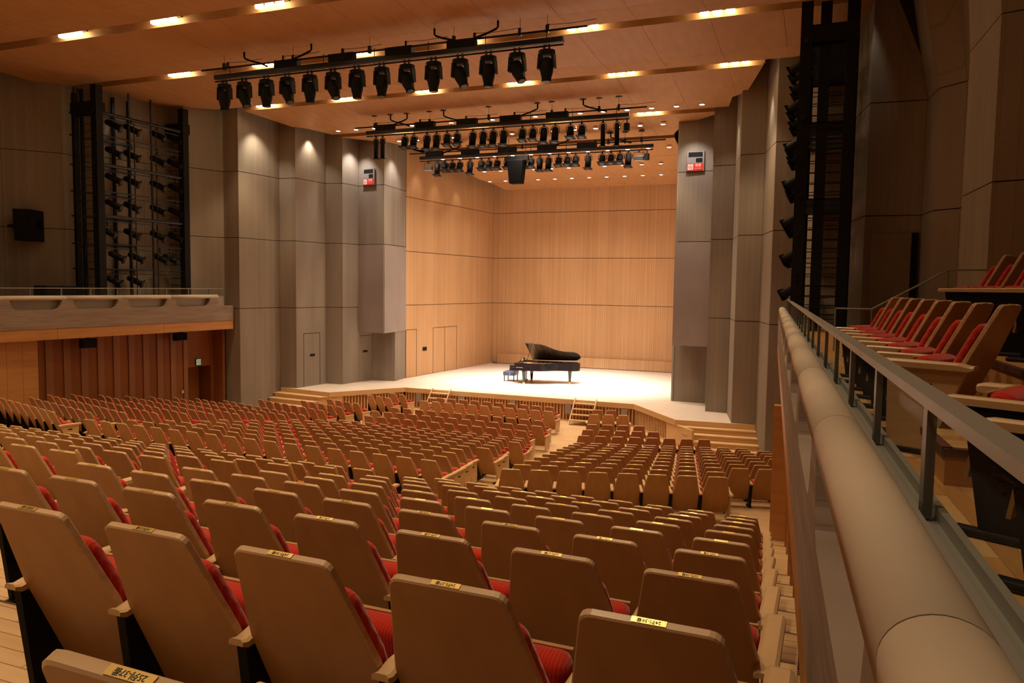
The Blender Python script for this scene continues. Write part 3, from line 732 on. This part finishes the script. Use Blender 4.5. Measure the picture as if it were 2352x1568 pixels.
me_post = MB().tube([pp(.215, .30, 0), pp(.208, .02, 0), pp(.207, -.025, 0), pp(.207, -.035, 0)], [.016, .018, .016, .006], 10).mesh('grab_post', 'arm_wood', True)
def cushion_mesh():
    def ol(ins, s0, s1): return [(u, s_) for u, s_ in outline(s0, s1, ins, .05, .05, 4)]
    mb = MB()
    mb.rings([[pp(u, s_, d) for u, s_ in ol(i_, .13, .64)] for i_, d in ((.016, .012), (.010, .035), (.016, .055), (.04, .066))])
    return mb.mesh('back_cushion', 'red_fabric', True)
me_bc = cushion_mesh()
mb = MB().box(-.222, .222, -.055, .055, -.185, .185).xform(Matrix.Translation((0, .41, .395)) @ Matrix.Rotation(math.radians(9), 4, 'X'))
me_sc = mb.mesh('seat_cushion', 'red_fabric', True, .04, 3)
me_sp = MB().box(-.21, .21, .055, .07, -.19, .17).xform(Matrix.Translation((0, .41, .395)) @ Matrix.Rotation(math.radians(9), 4, 'X')).mesh('seat_pan', 'veneer')
mb = MB(); AW = .029
mb.rings([[(-AW, y, z0), (AW, y, z0), (AW, y, z1 - .008), (AW - .01, y, z1), (-AW + .01, y, z1), (-AW, y, z1 - .008)] for y, z0, z1 in ((.105, .53, .552), (.13, .518, .545), (.19, .522, .558), (.545, .522, .558), (.57, .527, .553))])
me_arm = mb.mesh('armrest', 'arm_wood')
me_arme = MB().rings([[(-.042, y, z0), (.042, y, z0), (.042, y, z1 - .012), (.028, y, z1), (-.028, y, z1), (-.042, y, z1 - .012)] for y, z0, z1 in ((.075, .53, .552), (.10, .518, .55), (.16, .518, .562), (.60, .518, .562), (.625, .525, .555))]).mesh('armrest', 'arm_wood')
me_sup = MB().hexa([(-.015, .19, .03), (.015, .19, .03), (.015, .42, .03), (-.015, .42, .03), (-.02, .13, .522), (.02, .13, .522), (.02, .50, .522), (-.02, .50, .522)]).mesh('support', 'black_matte')
me_foot = MB().box(-.035, .035, .06, .52, 0, .035).mesh('foot', 'black_steel', False, .014, 2)
me_end = MB().hexa([(-.018, .30, .03), (.018, .30, .03), (.018, .55, .03), (-.018, .55, .03), (-.018, .12, .524), (.018, .12, .524), (.018, .56, .524), (-.018, .56, .524)]).mesh('end_panel', 'arm_wood')
me_slot = MB().box(.018, .021, .30, .40, .40, .43).mesh('row_slot', 'black_matte')
me_slotl = MB().box(-.021, -.018, .30, .40, .40, .43).mesh('row_slot', 'black_matte')
me_plate = MB().add([pp(u, s_, d) for u, s_, d in [(-.042, -.001, -.0085), (.042, -.001, -.0085), (.042, -.001, .0085), (-.042, -.001, .0085), (-.042, -.0025, -.0085), (.042, -.0025, -.0085), (.042, -.0025, .0085), (-.042, -.0025, .0085)]],
                    [(3, 2, 1, 0), (4, 5, 6, 7), (0, 1, 5, 4), (1, 2, 6, 5), (2, 3, 7, 6), (3, 0, 4, 7)]).mesh('number_plate', 'brass')
def seat_proto(kind):
    e = empty('auditorium_seat')
    link('back_panel', me_panelp if kind == 'post' else me_panel, e); link('back_cushion', me_bc, e); link('seat_cushion', me_sc, e); link('seat_pan', me_sp, e)
    link('number_plate', me_plate, e)
    if kind == 'post': link('grab_post', me_post, e)
    def side(x, end):
        link('armrest', me_arme if end else me_arm, e, (x, 0, 0))
        if end:
            o = link('end_panel', me_end, e, (x, 0, 0)); link('row_slot', me_slot if x > 0 else me_slotl, o)
        else: link('support', me_sup, e, (x, 0, 0))
        link('foot', me_foot, e, (x, 0, 0))
    side(-.267, kind == 'left')
    if kind in ('right', 'post'): side(.267, True)
    return e
PROTO = {k: seat_proto(k) for k in ('mid', 'left', 'right', 'post')}
USED = {k: False for k in PROTO}
SEATS = []       # (loc, rz, kind, label, group, plate text)
def nth(i): return ORD[i] if i < len(ORD) else 'twenty-' + ORD[i - 20]
def rw(r): return nth(r - 1)
# rear block beside the stepped aisle: rows 16 to 25
for r in range(16, 26):
    xe = -.338 - .0545 * (24 - r)
    for i in range(9 if r < 25 else 3):
        x = xe - .535 * i; y = rearY(r) + .018 * (xe - x)
        if r == 25: x += -.0
        SEATS.append(((x, y, zrow(r)), -.018, 'right' if i == 0 else ('left' if i == 8 else 'mid'), f'plywood seat in the {rw(r)} row from the stage, {nth(i)} from the stepped side aisle', 'steep rear seats by the stepped side aisle', (r, 38 - i)))
for r in range(16, 25):                              # rear centre block beyond its own aisle
    xe = -6.4 - .02 * (21 - r)
    for i in range(18):
        x = xe - .535 * i; y = rearY(r) + .018 * (-1 - x)
        SEATS.append(((x, y, zrow(r)), -.018, ('post' if r <= 21 else 'right') if i == 0 else 'mid', f'plywood seat, {rw(r)} row from the stage, {nth(i)} from aisle in rear centre block', 'steep rear seats in the centre', None))
# stalls
CEND = {15: -6.879, 14: -7.15, 13: -7.446, 12: -7.746, 11: -7.501, 10: -7.79, 9: -8.108, 8: -7.873, 7: -8.17, 6: -8.501, 5: -8.811, 4: -8.64, 3: -8.931, 2: -9.295, 1: -9.605}
CN = [10, 11, 12, 13, 12, 13, 14, 15, 14, 15, 16, 15, 16, 17, 18]
for r in range(1, 16):
    n = CN[r - 1]; pit = .557 if r > 5 else .54
    for i in range(n):
        x = CEND[r] - pit * i; y = RY[r] + .035 * (CEND[r] - x)
        SEATS.append(((x, y, zrow(r)), -.03, 'right' if i == 0 else ('left' if i == n - 1 else 'mid'), f'plywood seat, {rw(r)} row from the stage, {nth(i)} from near aisle in central stalls', 'central stalls seats', None))
RN = {1: 2, 2: 3, 3: 4, 4: 5, 5: 8, 6: 10, 13: 10, 14: 8, 15: 8}
for r in range(1, 16):
    n = RN.get(r, 11); k = 15 - r
    sx, sy = (-5.157 - .157 * k, 12.982 + 1.018 * k) if r > 2 else ((-7.535, 27.246) if r == 2 else (-7.706, 28.313))
    lx, ly = (-18.23 + .122 * k, 13.76 + .983 * k) if r > 2 else ((-16.464, 27.428) if r == 2 else (-16.412, 28.496))
    for i in range(n):
        a = math.radians(16)
        SEATS.append(((sx + .536 * i * math.cos(a), sy + .536 * i * math.sin(a), zrow(r)), a, 'left' if i == 0 else ('right' if i == n - 1 else 'mid'), f'plywood seat, {rw(r)} row from the stage, {nth(i)} from aisle in stalls below red-seated gallery', 'stalls seats below the red-seated gallery', None))
        a = math.radians(16.3)
        SEATS.append(((lx - .545 * i * math.cos(a), ly + .545 * i * math.sin(a), zrow(r)), -a, 'right' if i == 0 else ('left' if i == n - 1 else 'mid'), f'plywood seat, {rw(r)} row from the stage, {nth(i)} from aisle in stalls beside exit door', 'stalls seats by the exit door', None))
# gallery seats on the right, facing across the hall
def gseat(o, yv, z, kind, lb, gp):
    SEATS.append(((gx(1, yv) + o, yv, z), math.radians(62), kind, lb, gp, None))
for i in range(8):
    gseat(1.14, 5.19 + .6 * i, 4.63, 'left' if i == 0 else 'mid', f'red gallery seat in front row, {nth(i)} beyond the gallery steps', 'gallery front row beyond the steps')
for i in range(3):
    gseat(1.14, 3.5 - .6 * i, 4.63, 'right' if i == 0 else 'mid', f'red gallery seat in front row, {nth(i)} before the gallery steps', 'gallery front row before the steps')
for i in range(8):
    gseat(2.12, 9.2 - .6 * i, 5.08, 'mid', f'red gallery seat in raised back row, {nth(i)} from the far end', 'gallery raised back row')
vis = []
for s_ in SEATS:
    q = depth_px((s_[0][0], s_[0][1], s_[0][2] + .75))
    if q is None: continue
    m_ = 260 / max(q[2], .6)
    if -m_ < q[0] < 2352 + (m_ if s_[4][:7] != 'gallery' else 1300 / q[2]) and -m_ < q[1] < 1568 + 2.2 * m_: vis.append((q[2], s_))
vis.sort(key=lambda t_: t_[0])
NIND = 300
txt = {}
def place(s_):
    loc, rz, kind, lb, gp, num = s_
    if not USED[kind]: e = PROTO[kind]; USED[kind] = True
    else: e = dup(PROTO[kind])
    e.location = loc; e.rotation_euler = (0, 0, rz); tag(e, lb, 'seat', gp)
    for ch in list(e.children):
        if ch.name.startswith('number_text'): bpy.data.objects.remove(ch)
    if num and num[0] >= 22 and num[1] >= 34:
        me = text_mesh('number_text', f'{num[0]}列-{num[1]}番', .0135, 'ink')
        o = link('number_text', me, e)
        # reads from the front of the seat: text right = -x, text up = towards the back
        up = Vector((0, -CS, -SN)); rt = Vector((-1, 0, 0)); nz = rt.cross(up)
        o.matrix_local = Matrix.Translation(pp(0, -.0027, 0)) @ Matrix((rt, up, nz)).transposed().to_4x4()
    return e
inds = vis[:NIND]
used_first = {}
order = []
for d_, s_ in inds:                                  # prototypes are moved last so copies stay clean
    if s_[2] not in used_first: used_first[s_[2]] = s_
    else: order.append(s_)
for s_ in order:
    k = USED[s_[2]]; USED[s_[2]] = True; place(s_); USED[s_[2]] = k
for k, s_ in used_first.items(): place(s_)
for k, e in PROTO.items():
    if k not in used_first:
        for ch in list(e.children_recursive): bpy.data.objects.remove(ch)
        bpy.data.objects.remove(e)
# the many small far seats, as one object
mb = MB()
base = panel_mesh(False, 2)
lowb = [(base.v, base.f, [0 if m_ == 0 else 1 for m_ in base.m])]
for bx, mi in (((-.2, .2, .09, .17, .38, .76), 2), ((-.22, .22, .35, .46, .24, .62), 2), ((-.296, -.238, .11, .56, .522, .558), 3), ((-.285, -.25, .17, .46, 0, .522), 4)):
    b0 = MB().box(*bx)
    if mi == 2 and bx[4] == .38: b0 = MB().hexa([pp(-.22, .55, .012), pp(.22, .55, .012), pp(.22, .55, .06), pp(-.22, .55, .06), pp(-.165, .08, .012), pp(.165, .08, .012), pp(.165, .08, .06), pp(-.165, .08, .06)])
    lowb.append((b0.v, b0.f, [mi] * len(b0.f)))
endb = [(MB().box(.238, .296, .08, .52, .522, .558).v, MB().box(0, 1, 0, 1, 0, 1).f, [3] * 6), (MB().box(.249, .285, .12, .5, .05, .522).v, MB().box(0, 1, 0, 1, 0, 1).f, [3] * 6)]
for d_, s_ in vis[NIND:]:
    Mx = Matrix.Translation(s_[0]) @ Matrix.Rotation(s_[1], 4, 'Z')
    for v_, f_, mm in lowb + (endb if s_[2] == 'right' else []):
        o_ = len(mb.v); mb.v += [tuple(Mx @ Vector(p)) for p in v_]; mb.f += [tuple(i + o_ for i in f) for f in f_]; mb.m += mm
far = mb.build('far_stalls_seats', ['veneer', 'ply_edge', 'red_fabric', 'arm_wood', 'black_matte'])
tag(far, 'distant rows of small plywood seats with red cushions towards the stage', 'seats', kind='stuff')

# ------------------------------------------------------------------ stage lighting battens and their lanterns
def batten(Y, px_pipe, zp_, zr_, zl_, xa, xb, ra, rb, discs, cables, boxes, py0, lb):
    e = tag(empty('lighting_batten', ((xa + xb) / 2, Y, zp_)), lb, 'lighting batten')
    def B(m_, n_, mat, **k): m_.v = [(x - (xa + xb) / 2, y - Y, z - zp_) for x, y, z in m_.v]; return m_.build(n_, mat, e, **k)
    B(MB().tube([(xa, Y, zp_), (xb, Y, zp_)], .028), 'top_pipe', 'black_steel', smooth=True)
    B(MB().box(ra, rb, Y - .07, Y + .07, zr_ - .065, zr_ + .065), 'raceway', 'black_steel')
    B(MB().tube([(ra, Y, zl_), (rb, Y, zl_)], .025), 'lower_pipe', 'black_steel', smooth=True)
    n = 7
    for i in range(n):
        x = lerp(ra + .5, rb - .5, i / (n - 1)); B(MB().tube([(x, Y + .09, zl_), (x, Y + .09, zp_ + .1)], .012, 6), 'drop_rod', 'black_steel')
    for x in boxes: B(MB().box(x - .42, x + .42, Y - .1, Y + .1, zr_ + .065, zr_ + .27), 'junction_box', 'black_matte')
    zc = zceil(Y) - .05
    for x in discs:
        B(MB().lathe([(.13, 0), (.13, .02), (.03, .035)], (x, Y, zc - .02), 12), 'ceiling_cup', 'black_matte')
        B(MB().tube([(x, Y, zc), (x, Y, zp_ + .12)], .006, 5), 'hanger_wire', 'black_steel')
        B(MB().box(x - .04, x + .04, Y - .04, Y + .04, zp_ - .06, zp_ + .14), 'hanger_clamp', 'black_steel')
    for k, x in enumerate(cables):
        s_ = 1 if k % 2 == 0 else -1
        B(MB().lathe([(.13, 0), (.13, .02), (.03, .035)], (x, Y, zc - .02), 12), 'ceiling_cup', 'black_matte')
        B(MB().tube([(x, Y, zc), (x, Y, zc - .2), (x + s_ * .05, Y, zp_ + .2), (x + s_ * .25, Y - .02, zp_ + .12), (x + s_ * .6, Y - .04, zp_ + .02), (x + s_ * .9, Y - .05, zr_ + .15)], .03, 6), 'power_cable', 'black_matte', smooth=True)
    for i in range(6):
        x = lerp(xa, xb, (i + .5) / 6); B(MB().box(x - .03, x + .03, Y - .03, Y + .03, zp_, zp_ + .16), 'pipe_stub', 'black_steel')
        B(MB().tube([(x, Y, zp_ + .15), (x + .6, Y, zp_ + .12), (x + 1.3, Y, zp_ + .15)], .008, 5), 'safety_line', 'black_steel')
    return e
def X_(px, py, Y): return ony(px, py, Y).x
Y1, Y2, Y3 = 19.25, 27.35, 31.9
batten(Y1, 0, 12.21, 11.95, 11.82, -18.3, -5.72, -17.75, -6.35, [X_(p, q, Y1) for p, q in ((515, 127), (674, 103), (849, 78), (1043, 52), (1195, 33), (1258, 24))], [X_(p, q, Y1) for p, q in ((561, 122), (715, 99), (998, 60), (1144, 40))], [X_(p, q, Y1) for p, q in ((660, 151), (786, 136), (918, 119), (1061, 102))], 0, 'long black lighting batten over the seats carrying fourteen moving head lamps')
batten(Y2, 0, 11.97, 11.74, 11.6, -17.95, -5.88, -17.4, -6.5, [X_(p, q, Y2) for p, q in ((861, 268), (987, 258), (1123, 244), (1268, 233), (1377, 225), (1422, 221))], [X_(p, q, Y2) for p, q in ((897, 264), (935, 261), (1019, 254), (1235, 236), (1340, 227))], [X_(p, q, Y2) for p, q in ((885, 297), (977, 291), (1073, 283), (1173, 277), (1280, 268))], 0, 'black batten in front of the stage opening with a row of par lamps')
batten(Y3, 0, 11.66, 11.44, 11.29, -17.95, -6.05, -17.4, -6.55, [X_(p, q, Y3) for p, q in ((1005, 330), (1200, 318), (1398, 307), (1436, 304), (1474, 303))], [X_(p, q, Y3) for p, q in ((1033, 329), (1057, 328), (1125, 322), (1308, 312), (1403, 306))], [X_(p, q, Y3) for p, q in ((998, 358), (1080, 354), (1165, 349), (1256, 344), (1348, 339))], 0, 'black batten nearest the stage with fresnel lamps around the hanging loudspeaker')
# moving heads
def mh_meshes(tilt):
    M = {}
    M['base_plate'] = MB().prism([(.2 * math.cos(math.radians(a)), .17 * math.sin(math.radians(a))) for a in range(0, 360, 30)], -.22, -.11).mesh('base_plate', 'black_matte', False, .012)
    M['clamp'] = MB().box(-.08, -.04, -.03, .03, -.12, .03).mesh('clamp', 'black_steel'); M['clamp '] = MB().box(.04, .08, -.03, .03, -.12, .03).mesh('clamp', 'black_steel')
    for s_ in (-1, 1):
        M['yoke' + ' ' * (s_ > 0)] = MB().hexa([(s_ * .19 - .025, -.07, -.55), (s_ * .19 + .025, -.07, -.55), (s_ * .19 + .025, .07, -.55), (s_ * .19 - .025, .07, -.55), (s_ * .15 - .03, -.1, -.2), (s_ * .15 + .03, -.1, -.2), (s_ * .15 + .03, .1, -.2), (s_ * .15 - .03, .1, -.2)]).mesh('yoke', 'black_matte')
    hd = MB().lathe([(.10, .20), (.145, .17), (.155, 0), (.15, -.12), (.11, -.30), (.115, -.36), (.09, -.37)], n=16).xform(Matrix.Translation((0, 0, -.50)) @ Matrix.Rotation(tilt, 4, 'Y') @ Matrix.Rotation(tilt * .5, 4, 'X'))
    M['head'] = hd.mesh('head', 'black_matte', True)
    M['lens'] = MB().lathe([(.085, -.375), (.085, -.368)], n=14).xform(Matrix.Translation((0, 0, -.50)) @ Matrix.Rotation(tilt, 4, 'Y') @ Matrix.Rotation(tilt * .5, 4, 'X')).mesh('lens', 'dark_grey')
    return M
MH = [mh_meshes(0), mh_meshes(math.radians(-24))]
for i, px in enumerate([516, 561, 612, 660, 712, 765, 820, 877, 935, 996, 1057, 1122, 1188, 1256]):
    x = X_(px, lerp(215, 130, (px - 516) / 740), Y1); t_ = 1 if i in (1, 3, 5, 8, 10, 12) else 0
    e = tag(empty('moving_head_light', (x, Y1, 11.82)), ('tilted ' if t_ else 'upright ') + f'black moving head lamp, {nth(i)} from far wall on the batten over seats', 'stage light', 'moving heads on the batten over the seats')
    e.scale = (1.14, 1.14, 1.04)
    for n_, me in MH[t_].items(): link(n_.strip(), me, e)
# par cans, profiles, flood panels
def can_meshes(L_, r, tl):
    M = {}; Rm = Matrix.Translation((0, 0, -.30)) @ Matrix.Rotation(tl, 4, 'X')
    M['can'] = MB().lathe([(r * .5, .18), (r * .92, .14), (r, 0), (r, -L_ + .16), (r * .9, -L_ + .18)], n=14).xform(Rm).mesh('can', 'black_matte', True)
    z = -L_ + .17
    M['barn_door'] = MB().box(-r * 1.35, r * 1.35, -r * 1.35, r * 1.35, z - .015, z).xform(Rm).mesh('barn_door', 'black_matte')
    M['lens'] = MB().lathe([(r * .8, z - .03), (r * .8, z - .016)], n=12).xform(Rm).mesh('lens', 'dark_grey')
    yk = MB().tube([(-r - .03, 0, -.34), (-r - .035, 0, -.16), (-r * .7, 0, -.09), (0, 0, -.075), (r * .7, 0, -.09), (r + .035, 0, -.16), (r + .03, 0, -.34)], .014, 6)
    M['yoke'] = yk.mesh('yoke', 'black_steel'); M['clamp'] = MB().box(-.03, .03, -.03, .03, -.09, .03).mesh('clamp', 'black_steel')
    return M
PAR = can_meshes(.42, .13, math.radians(-14)); PARL = can_meshes(.54, .13, math.radians(-10)); PROF = can_meshes(.78, .085, 0); FRES = can_meshes(.36, .135, math.radians(-18))
FLOOD = {'box': MB().box(-.2, .2, -.08, .08, -.42, -.26).mesh('box', 'dark_grey', False, .01), 'diffuser': MB().box(-.19, .19, -.07, .07, -.427, -.42).mesh('diffuser', 'sign_white'), 'yoke': MB().tube([(-.22, 0, -.36), (-.22, 0, -.1), (.22, 0, -.1), (.22, 0, -.36)], .012, 6).mesh('yoke', 'black_steel'), 'clamp': MB().box(-.03, .03, -.03, .03, -.1, .03).mesh('clamp', 'black_steel')}
BOXL = {'box': MB().box(-.09, .09, -.1, .1, -.42, -.16).mesh('box', 'black_matte', False, .01), 'clamp': MB().box(-.02, .02, -.02, .02, -.17, .03).mesh('clamp', 'black_steel'), 'cable_loop': MB().tube([(-.1, 0, -.05), (-.22, 0, -.16), (-.12, 0, -.28)], .01, 6).mesh('cable_loop', 'black_steel')}
def hang(px, py, Y, z, M, lb, gp, name='stage_lantern'):
    e = tag(empty(name, (X_(px, py, Y), Y, z)), lb, 'stage light', gp)
    for n_, me in M.items(): link(n_, me, e)
B2P = [930, 950.5, 981, 1003, 1027, 1050, 1086, 1110, 1133, 1157, 1200, 1224, 1249, 1275, 1310, 1336]
for i, px in enumerate(B2P): hang(px, 320, Y2, 11.6, PARL if i in (2, 3, 6, 7, 8, 9, 12, 13) else PAR, f'black par lamp, {nth(i)} from the far wall on the batten before the stage', 'par lamps on the middle batten')
for i, px in enumerate((864, 879)): hang(px, 330, Y2, 11.6, PROF, f'slim black profile lamp hanging straight down beside the far pier sign, {nth(i)} of two', 'profile lamps on the middle batten')
for i, px in enumerate((1385, 1417)): hang(px, 300, Y2, 11.6, PROF, f'slim black profile lamp near the open end of the middle batten, {nth(i)} of two', 'profile lamps on the middle batten')
hang(1440, 285, Y2, 11.6, BOXL, 'small black box lantern at the very end of the middle batten', None)
B3P = [1005, 1022, 1039, 1056, 1080, 1106, 1123, 1142, 1165, 1184, 1203, 1220, 1240, 1260, 1283, 1303, 1322, 1351, 1383, 1403, 1423, 1443]
for i, px in enumerate(B3P): hang(px, 380, Y3, 11.29, PARL if i in (0, 4, 12, 13, 17, 21) else FRES, f'dark fresnel lamp, {nth(i)} from the far wall on the batten nearest the stage', 'fresnel lamps on the stage batten')
for px, lb in ((984, 'flat black flood panel at the far wall end of the stage batten'), (1467, 'flat black flood panel at the pier end of the stage batten')): hang(px, 380, Y3, 11.29, FLOOD, lb, 'flood panels on the stage batten')
hang(1486, 355, Y3, 11.29, BOXL, 'small black box lantern hanging at the tip of the stage batten', None)
sp = tag(empty('hanging_loudspeaker', (-12.45, 31.55, 11.0)), 'large black loudspeaker hanging in front of the stage batten', 'loudspeaker')
MB().hexa([(-.28, -.2, -.95), (.28, -.2, -.95), (.28, .2, -.95), (-.28, .2, -.95), (-.38, -.25, .05), (.38, -.25, .05), (.38, .25, .05), (-.38, .25, .05)]).build('cabinet', 'speaker_grille', sp, bevel=.03)
MB().box(-.55, .55, -.1, .1, .05, .22).build('frame', 'black_steel', sp)
for x in (-.4, .4): MB().tube([(x, 0, .2), (x, 0, 1.0)], .012, 6).build('chain', 'black_steel', sp)
# ------------------------------------------------------------------ side lighting towers
def tower(side, lb):
    x0, x1 = (-24.85, -23.75) if side < 0 else (-.5, .6)
    z0 = 4.605; e = tag(empty('lighting_tower', ((x0 + x1) / 2, 22, z0)), lb, 'lighting tower')
    def T(m_, n_, mat='black_steel', **k): m_.v = [(x - (x0 + x1) / 2, y - 22, z - z0) for x, y, z in m_.v]; return m_.build(n_, mat, e, **k)
    fr = x1 if side < 0 else x0; bk = x0 if side < 0 else x1
    for y in (20.0, 23.95):
        for x in (x0, x1):
            for k in (0, .14): T(MB().tube([(x + k * (1 if x == x0 else -1) * 0, y + k, z0), (x, y + k, 12.42)], .03, 6), 'post')
        for i in range(26):
            z = 4.9 + i * .27; T(MB().tube([(x0, y, z), (x1, y, z)], .012, 5), 'rung')
        T(MB().box(min(fr, fr) - .13, fr + .13, y - .14, y + .14, z0, 12.4), 'winch_column', 'black_matte')
        T(MB().box(x0 - .05, x1 + .05, y - .12, y + .3, 11.45, 11.85), 'motor_box', 'black_matte')
    for yy in (21.35, 22.35):
        T(MB().tube([(fr, yy, z0), (fr, yy, 12.42)], .035, 6), 'upright')
        T(MB().tube([(fr, yy + .22, z0), (fr, yy + .22, 11.4)], .02, 6), 'upright')
    for k in range(6):
        yy = 20.3 + k * .66; T(MB().tube([(bk, yy, z0), (bk, yy, 12.42)], .045 if k % 2 else .07, 6), 'rear_upright', 'black_matte')
    T(MB().box(bk - .22, bk + .02, 19.9, 20.25, z0, 12.4) if side > 0 else MB().box(bk - .02, bk + .1, 19.9, 20.1, z0, 12.2), 'cable_trunk', 'black_matte')
    if side > 0: T(MB().box(x0 + .3, x0 + .55, 20.0, 20.2, z0, 12.4), 'cable_trunk', 'black_matte')
    for i, z in enumerate((11.5, 10.72, 9.69, 8.76, 7.88, 6.9, 6.0)):
        thick = i in (0, 2, 4)
        T(MB().tube([(fr, 19.8, z), (fr, 24.1, z)], .06 if thick else .024, 8), 'cross_pipe')
        T(MB().tube([(fr, 19.8, z - .16), (fr, 24.1, z - .16)], .018, 6), 'cross_pipe')
        T(MB().tube([(bk, 19.8, z), (bk, 24.1, z)], .03, 6), 'cross_pipe')
        if side > 0 and thick: T(MB().box(x0, x1, 20, 24, z - .12, z - .08), 'grating', 'black_matte')
    if side > 0:
        for i in range(5): T(MB().box(x0 + .2, x1 - .1, 20.3 + i * .2, 20.5 + i * .2, 8.95 + i * .16, 8.98 + i * .16), 'ladder_tread', 'steel_grey')
    # lanterns
    s_ = 1 if side < 0 else -1
    Rm = Matrix.Rotation(math.radians(-62) * s_, 4, 'Y') @ Matrix.Rotation(math.radians(25), 4, 'X')
    can = MB().lathe([(.06, .28), (.10, .24), (.11, 0), (.11, -.22), (.12, -.3)], n=12).xform(Rm).mesh('can', 'black_matte', True)
    bd = MB().box(-.15, .15, -.13, .13, -.315, -.30).xform(Rm).mesh('barn_door', 'black_matte'); ln = MB().lathe([(.09, -.33), (.09, -.316)], n=12).xform(Rm).mesh('lens', 'lens')
    yk = MB().tube([(0, -.14, 0), (0, -.14, .2), (0, .14, .2), (0, .14, 0)], .012, 5).box(-.02, .02, -.02, .02, .2, .42).mesh('yoke', 'black_steel')
    rows = [(11.24, [20.87, 21.67, 22.88, 23.7]), (10.28, [20.85, 21.64, 22.86, 23.7]), (9.32, [20.82, 21.62, 22.83, 23.72]), (8.38, [20.79, 21.59, 22.81, 23.7]), (7.38, [20.53, 21.57, 22.79, 23.68]), (6.51, [20.89, 21.74, 22.9, 23.4]), (5.62, [20.72, 21.68])]
    wh = 'tower across the hall' if side < 0 else 'tower behind the red-seated gallery'
    for k, (z, yl) in enumerate(rows):
        for j, y in enumerate(yl):
            l_ = tag(empty('tower_lantern', (fr + s_ * (.12 if side > 0 else -.25), y, z - .02)), f'black spot lantern, {nth(k)} row from the top, {nth(j)} along, on {wh}', 'stage light', 'lanterns on the ' + wh)
            link('can', can, l_); link('barn_door', bd, l_); link('lens', ln, l_); link('yoke', yk, l_)
tower(-1, 'tall black lighting tower in the niche of the far gallery')
tower(+1, 'tall black lighting tower rising from the gallery with red seats')
# ------------------------------------------------------------------ no smoking boards on the piers, loudspeakers on the far gallery
def sign(loc, rz, lb):
    e = tag(empty('sign_board', loc, rz), lb, 'sign')
    MB().box(-.34, .34, -.05, 0, -.39, .39).build('board', 'sign_grey', e)
    MB().box(-.27, .27, -.056, -.05, .16, .34).build('display', 'black_matte', e); MB().box(.02, .27, -.056, -.05, -.06, .11).build('display', 'black_matte', e)
    MB().box(-.32, .3, -.058, -.05, -.37, -.10).build('red_field', 'sign_red', e)
    MB().box(-.29, -.08, -.060, -.058, -.345, -.125).build('symbol_field', 'sign_white', e)
    ring = MB(); n = 20
    for i in range(n):
        a0, a1 = 2 * math.pi * i / n, 2 * math.pi * (i + 1) / n
        ring.add([(-.185 + r * math.cos(a), -.0615, -.235 + r * math.sin(a)) for r, a in ((.085, a0), (.085, a1), (.066, a1), (.066, a0))], [(0, 1, 2, 3)])
    ring.add([(-.245, -.0615, -.185), (-.235, -.0615, -.175), (-.125, -.0615, -.285), (-.135, -.0615, -.295)], [(0, 1, 2, 3)])
    ring.build('prohibition_ring', 'sign_red', e); MB().box(-.235, -.14, -.0612, -.0605, -.245, -.225).build('cigarette_mark', 'ink', e)
    for s_, sz, z, x in (('禁煙', .115, -.175, .11), ('NO SMOKING', .045, -.29, .11)):
        o = link('sign_text', text_mesh('sign_text', s_, sz, 'sign_white'), e); o.matrix_local = Matrix.Translation((x, -.060, z)) @ Matrix.Rotation(math.pi / 2, 4, 'X')
sign((-19.70, 31.17, 10.58), math.radians(-7), 'grey board with displays and red no smoking sign on the far pier')
sign((-4.69, 31.05, 10.59), 0, 'grey board with displays and red no smoking sign on the near pier')
sp = tag(empty('wall_loudspeaker', (-26.3, 19.3, 7.5), math.radians(30)), 'large dark loudspeaker cabinet bracketed high on the far gallery wall', 'loudspeaker')
MB().hexa([(-.3, -.55, -.55), (.3, -.45, -.55), (.3, .45, -.55), (-.3, .55, -.55), (-.3, -.65, .55), (.3, -.6, .55), (.3, .6, .55), (-.3, .65, .55)]).build('cabinet', 'black_matte', sp, bevel=.02)
MB().lathe([(.24, 0), (.24, .02), (.05, -.02)], (.3, 0, .05), 20, axis=(1, 0, 0)).build('cone', 'speaker_grille', sp); MB().tube([(-.3, 0, 0), (-.75, 0, 0)], .05).build('bracket', 'black_steel', sp)
tg = tag(empty('stage_monitor', (-24.6, 18.9, 4.605)), 'low black loudspeaker standing on the far gallery floor', 'loudspeaker')
MB().box(-.3, .3, -.6, .6, 0, .78).build('cabinet', 'black_matte', tg, bevel=.02); MB().box(.3, .31, -.55, .55, .05, .73).build('grille', 'speaker_grille', tg)
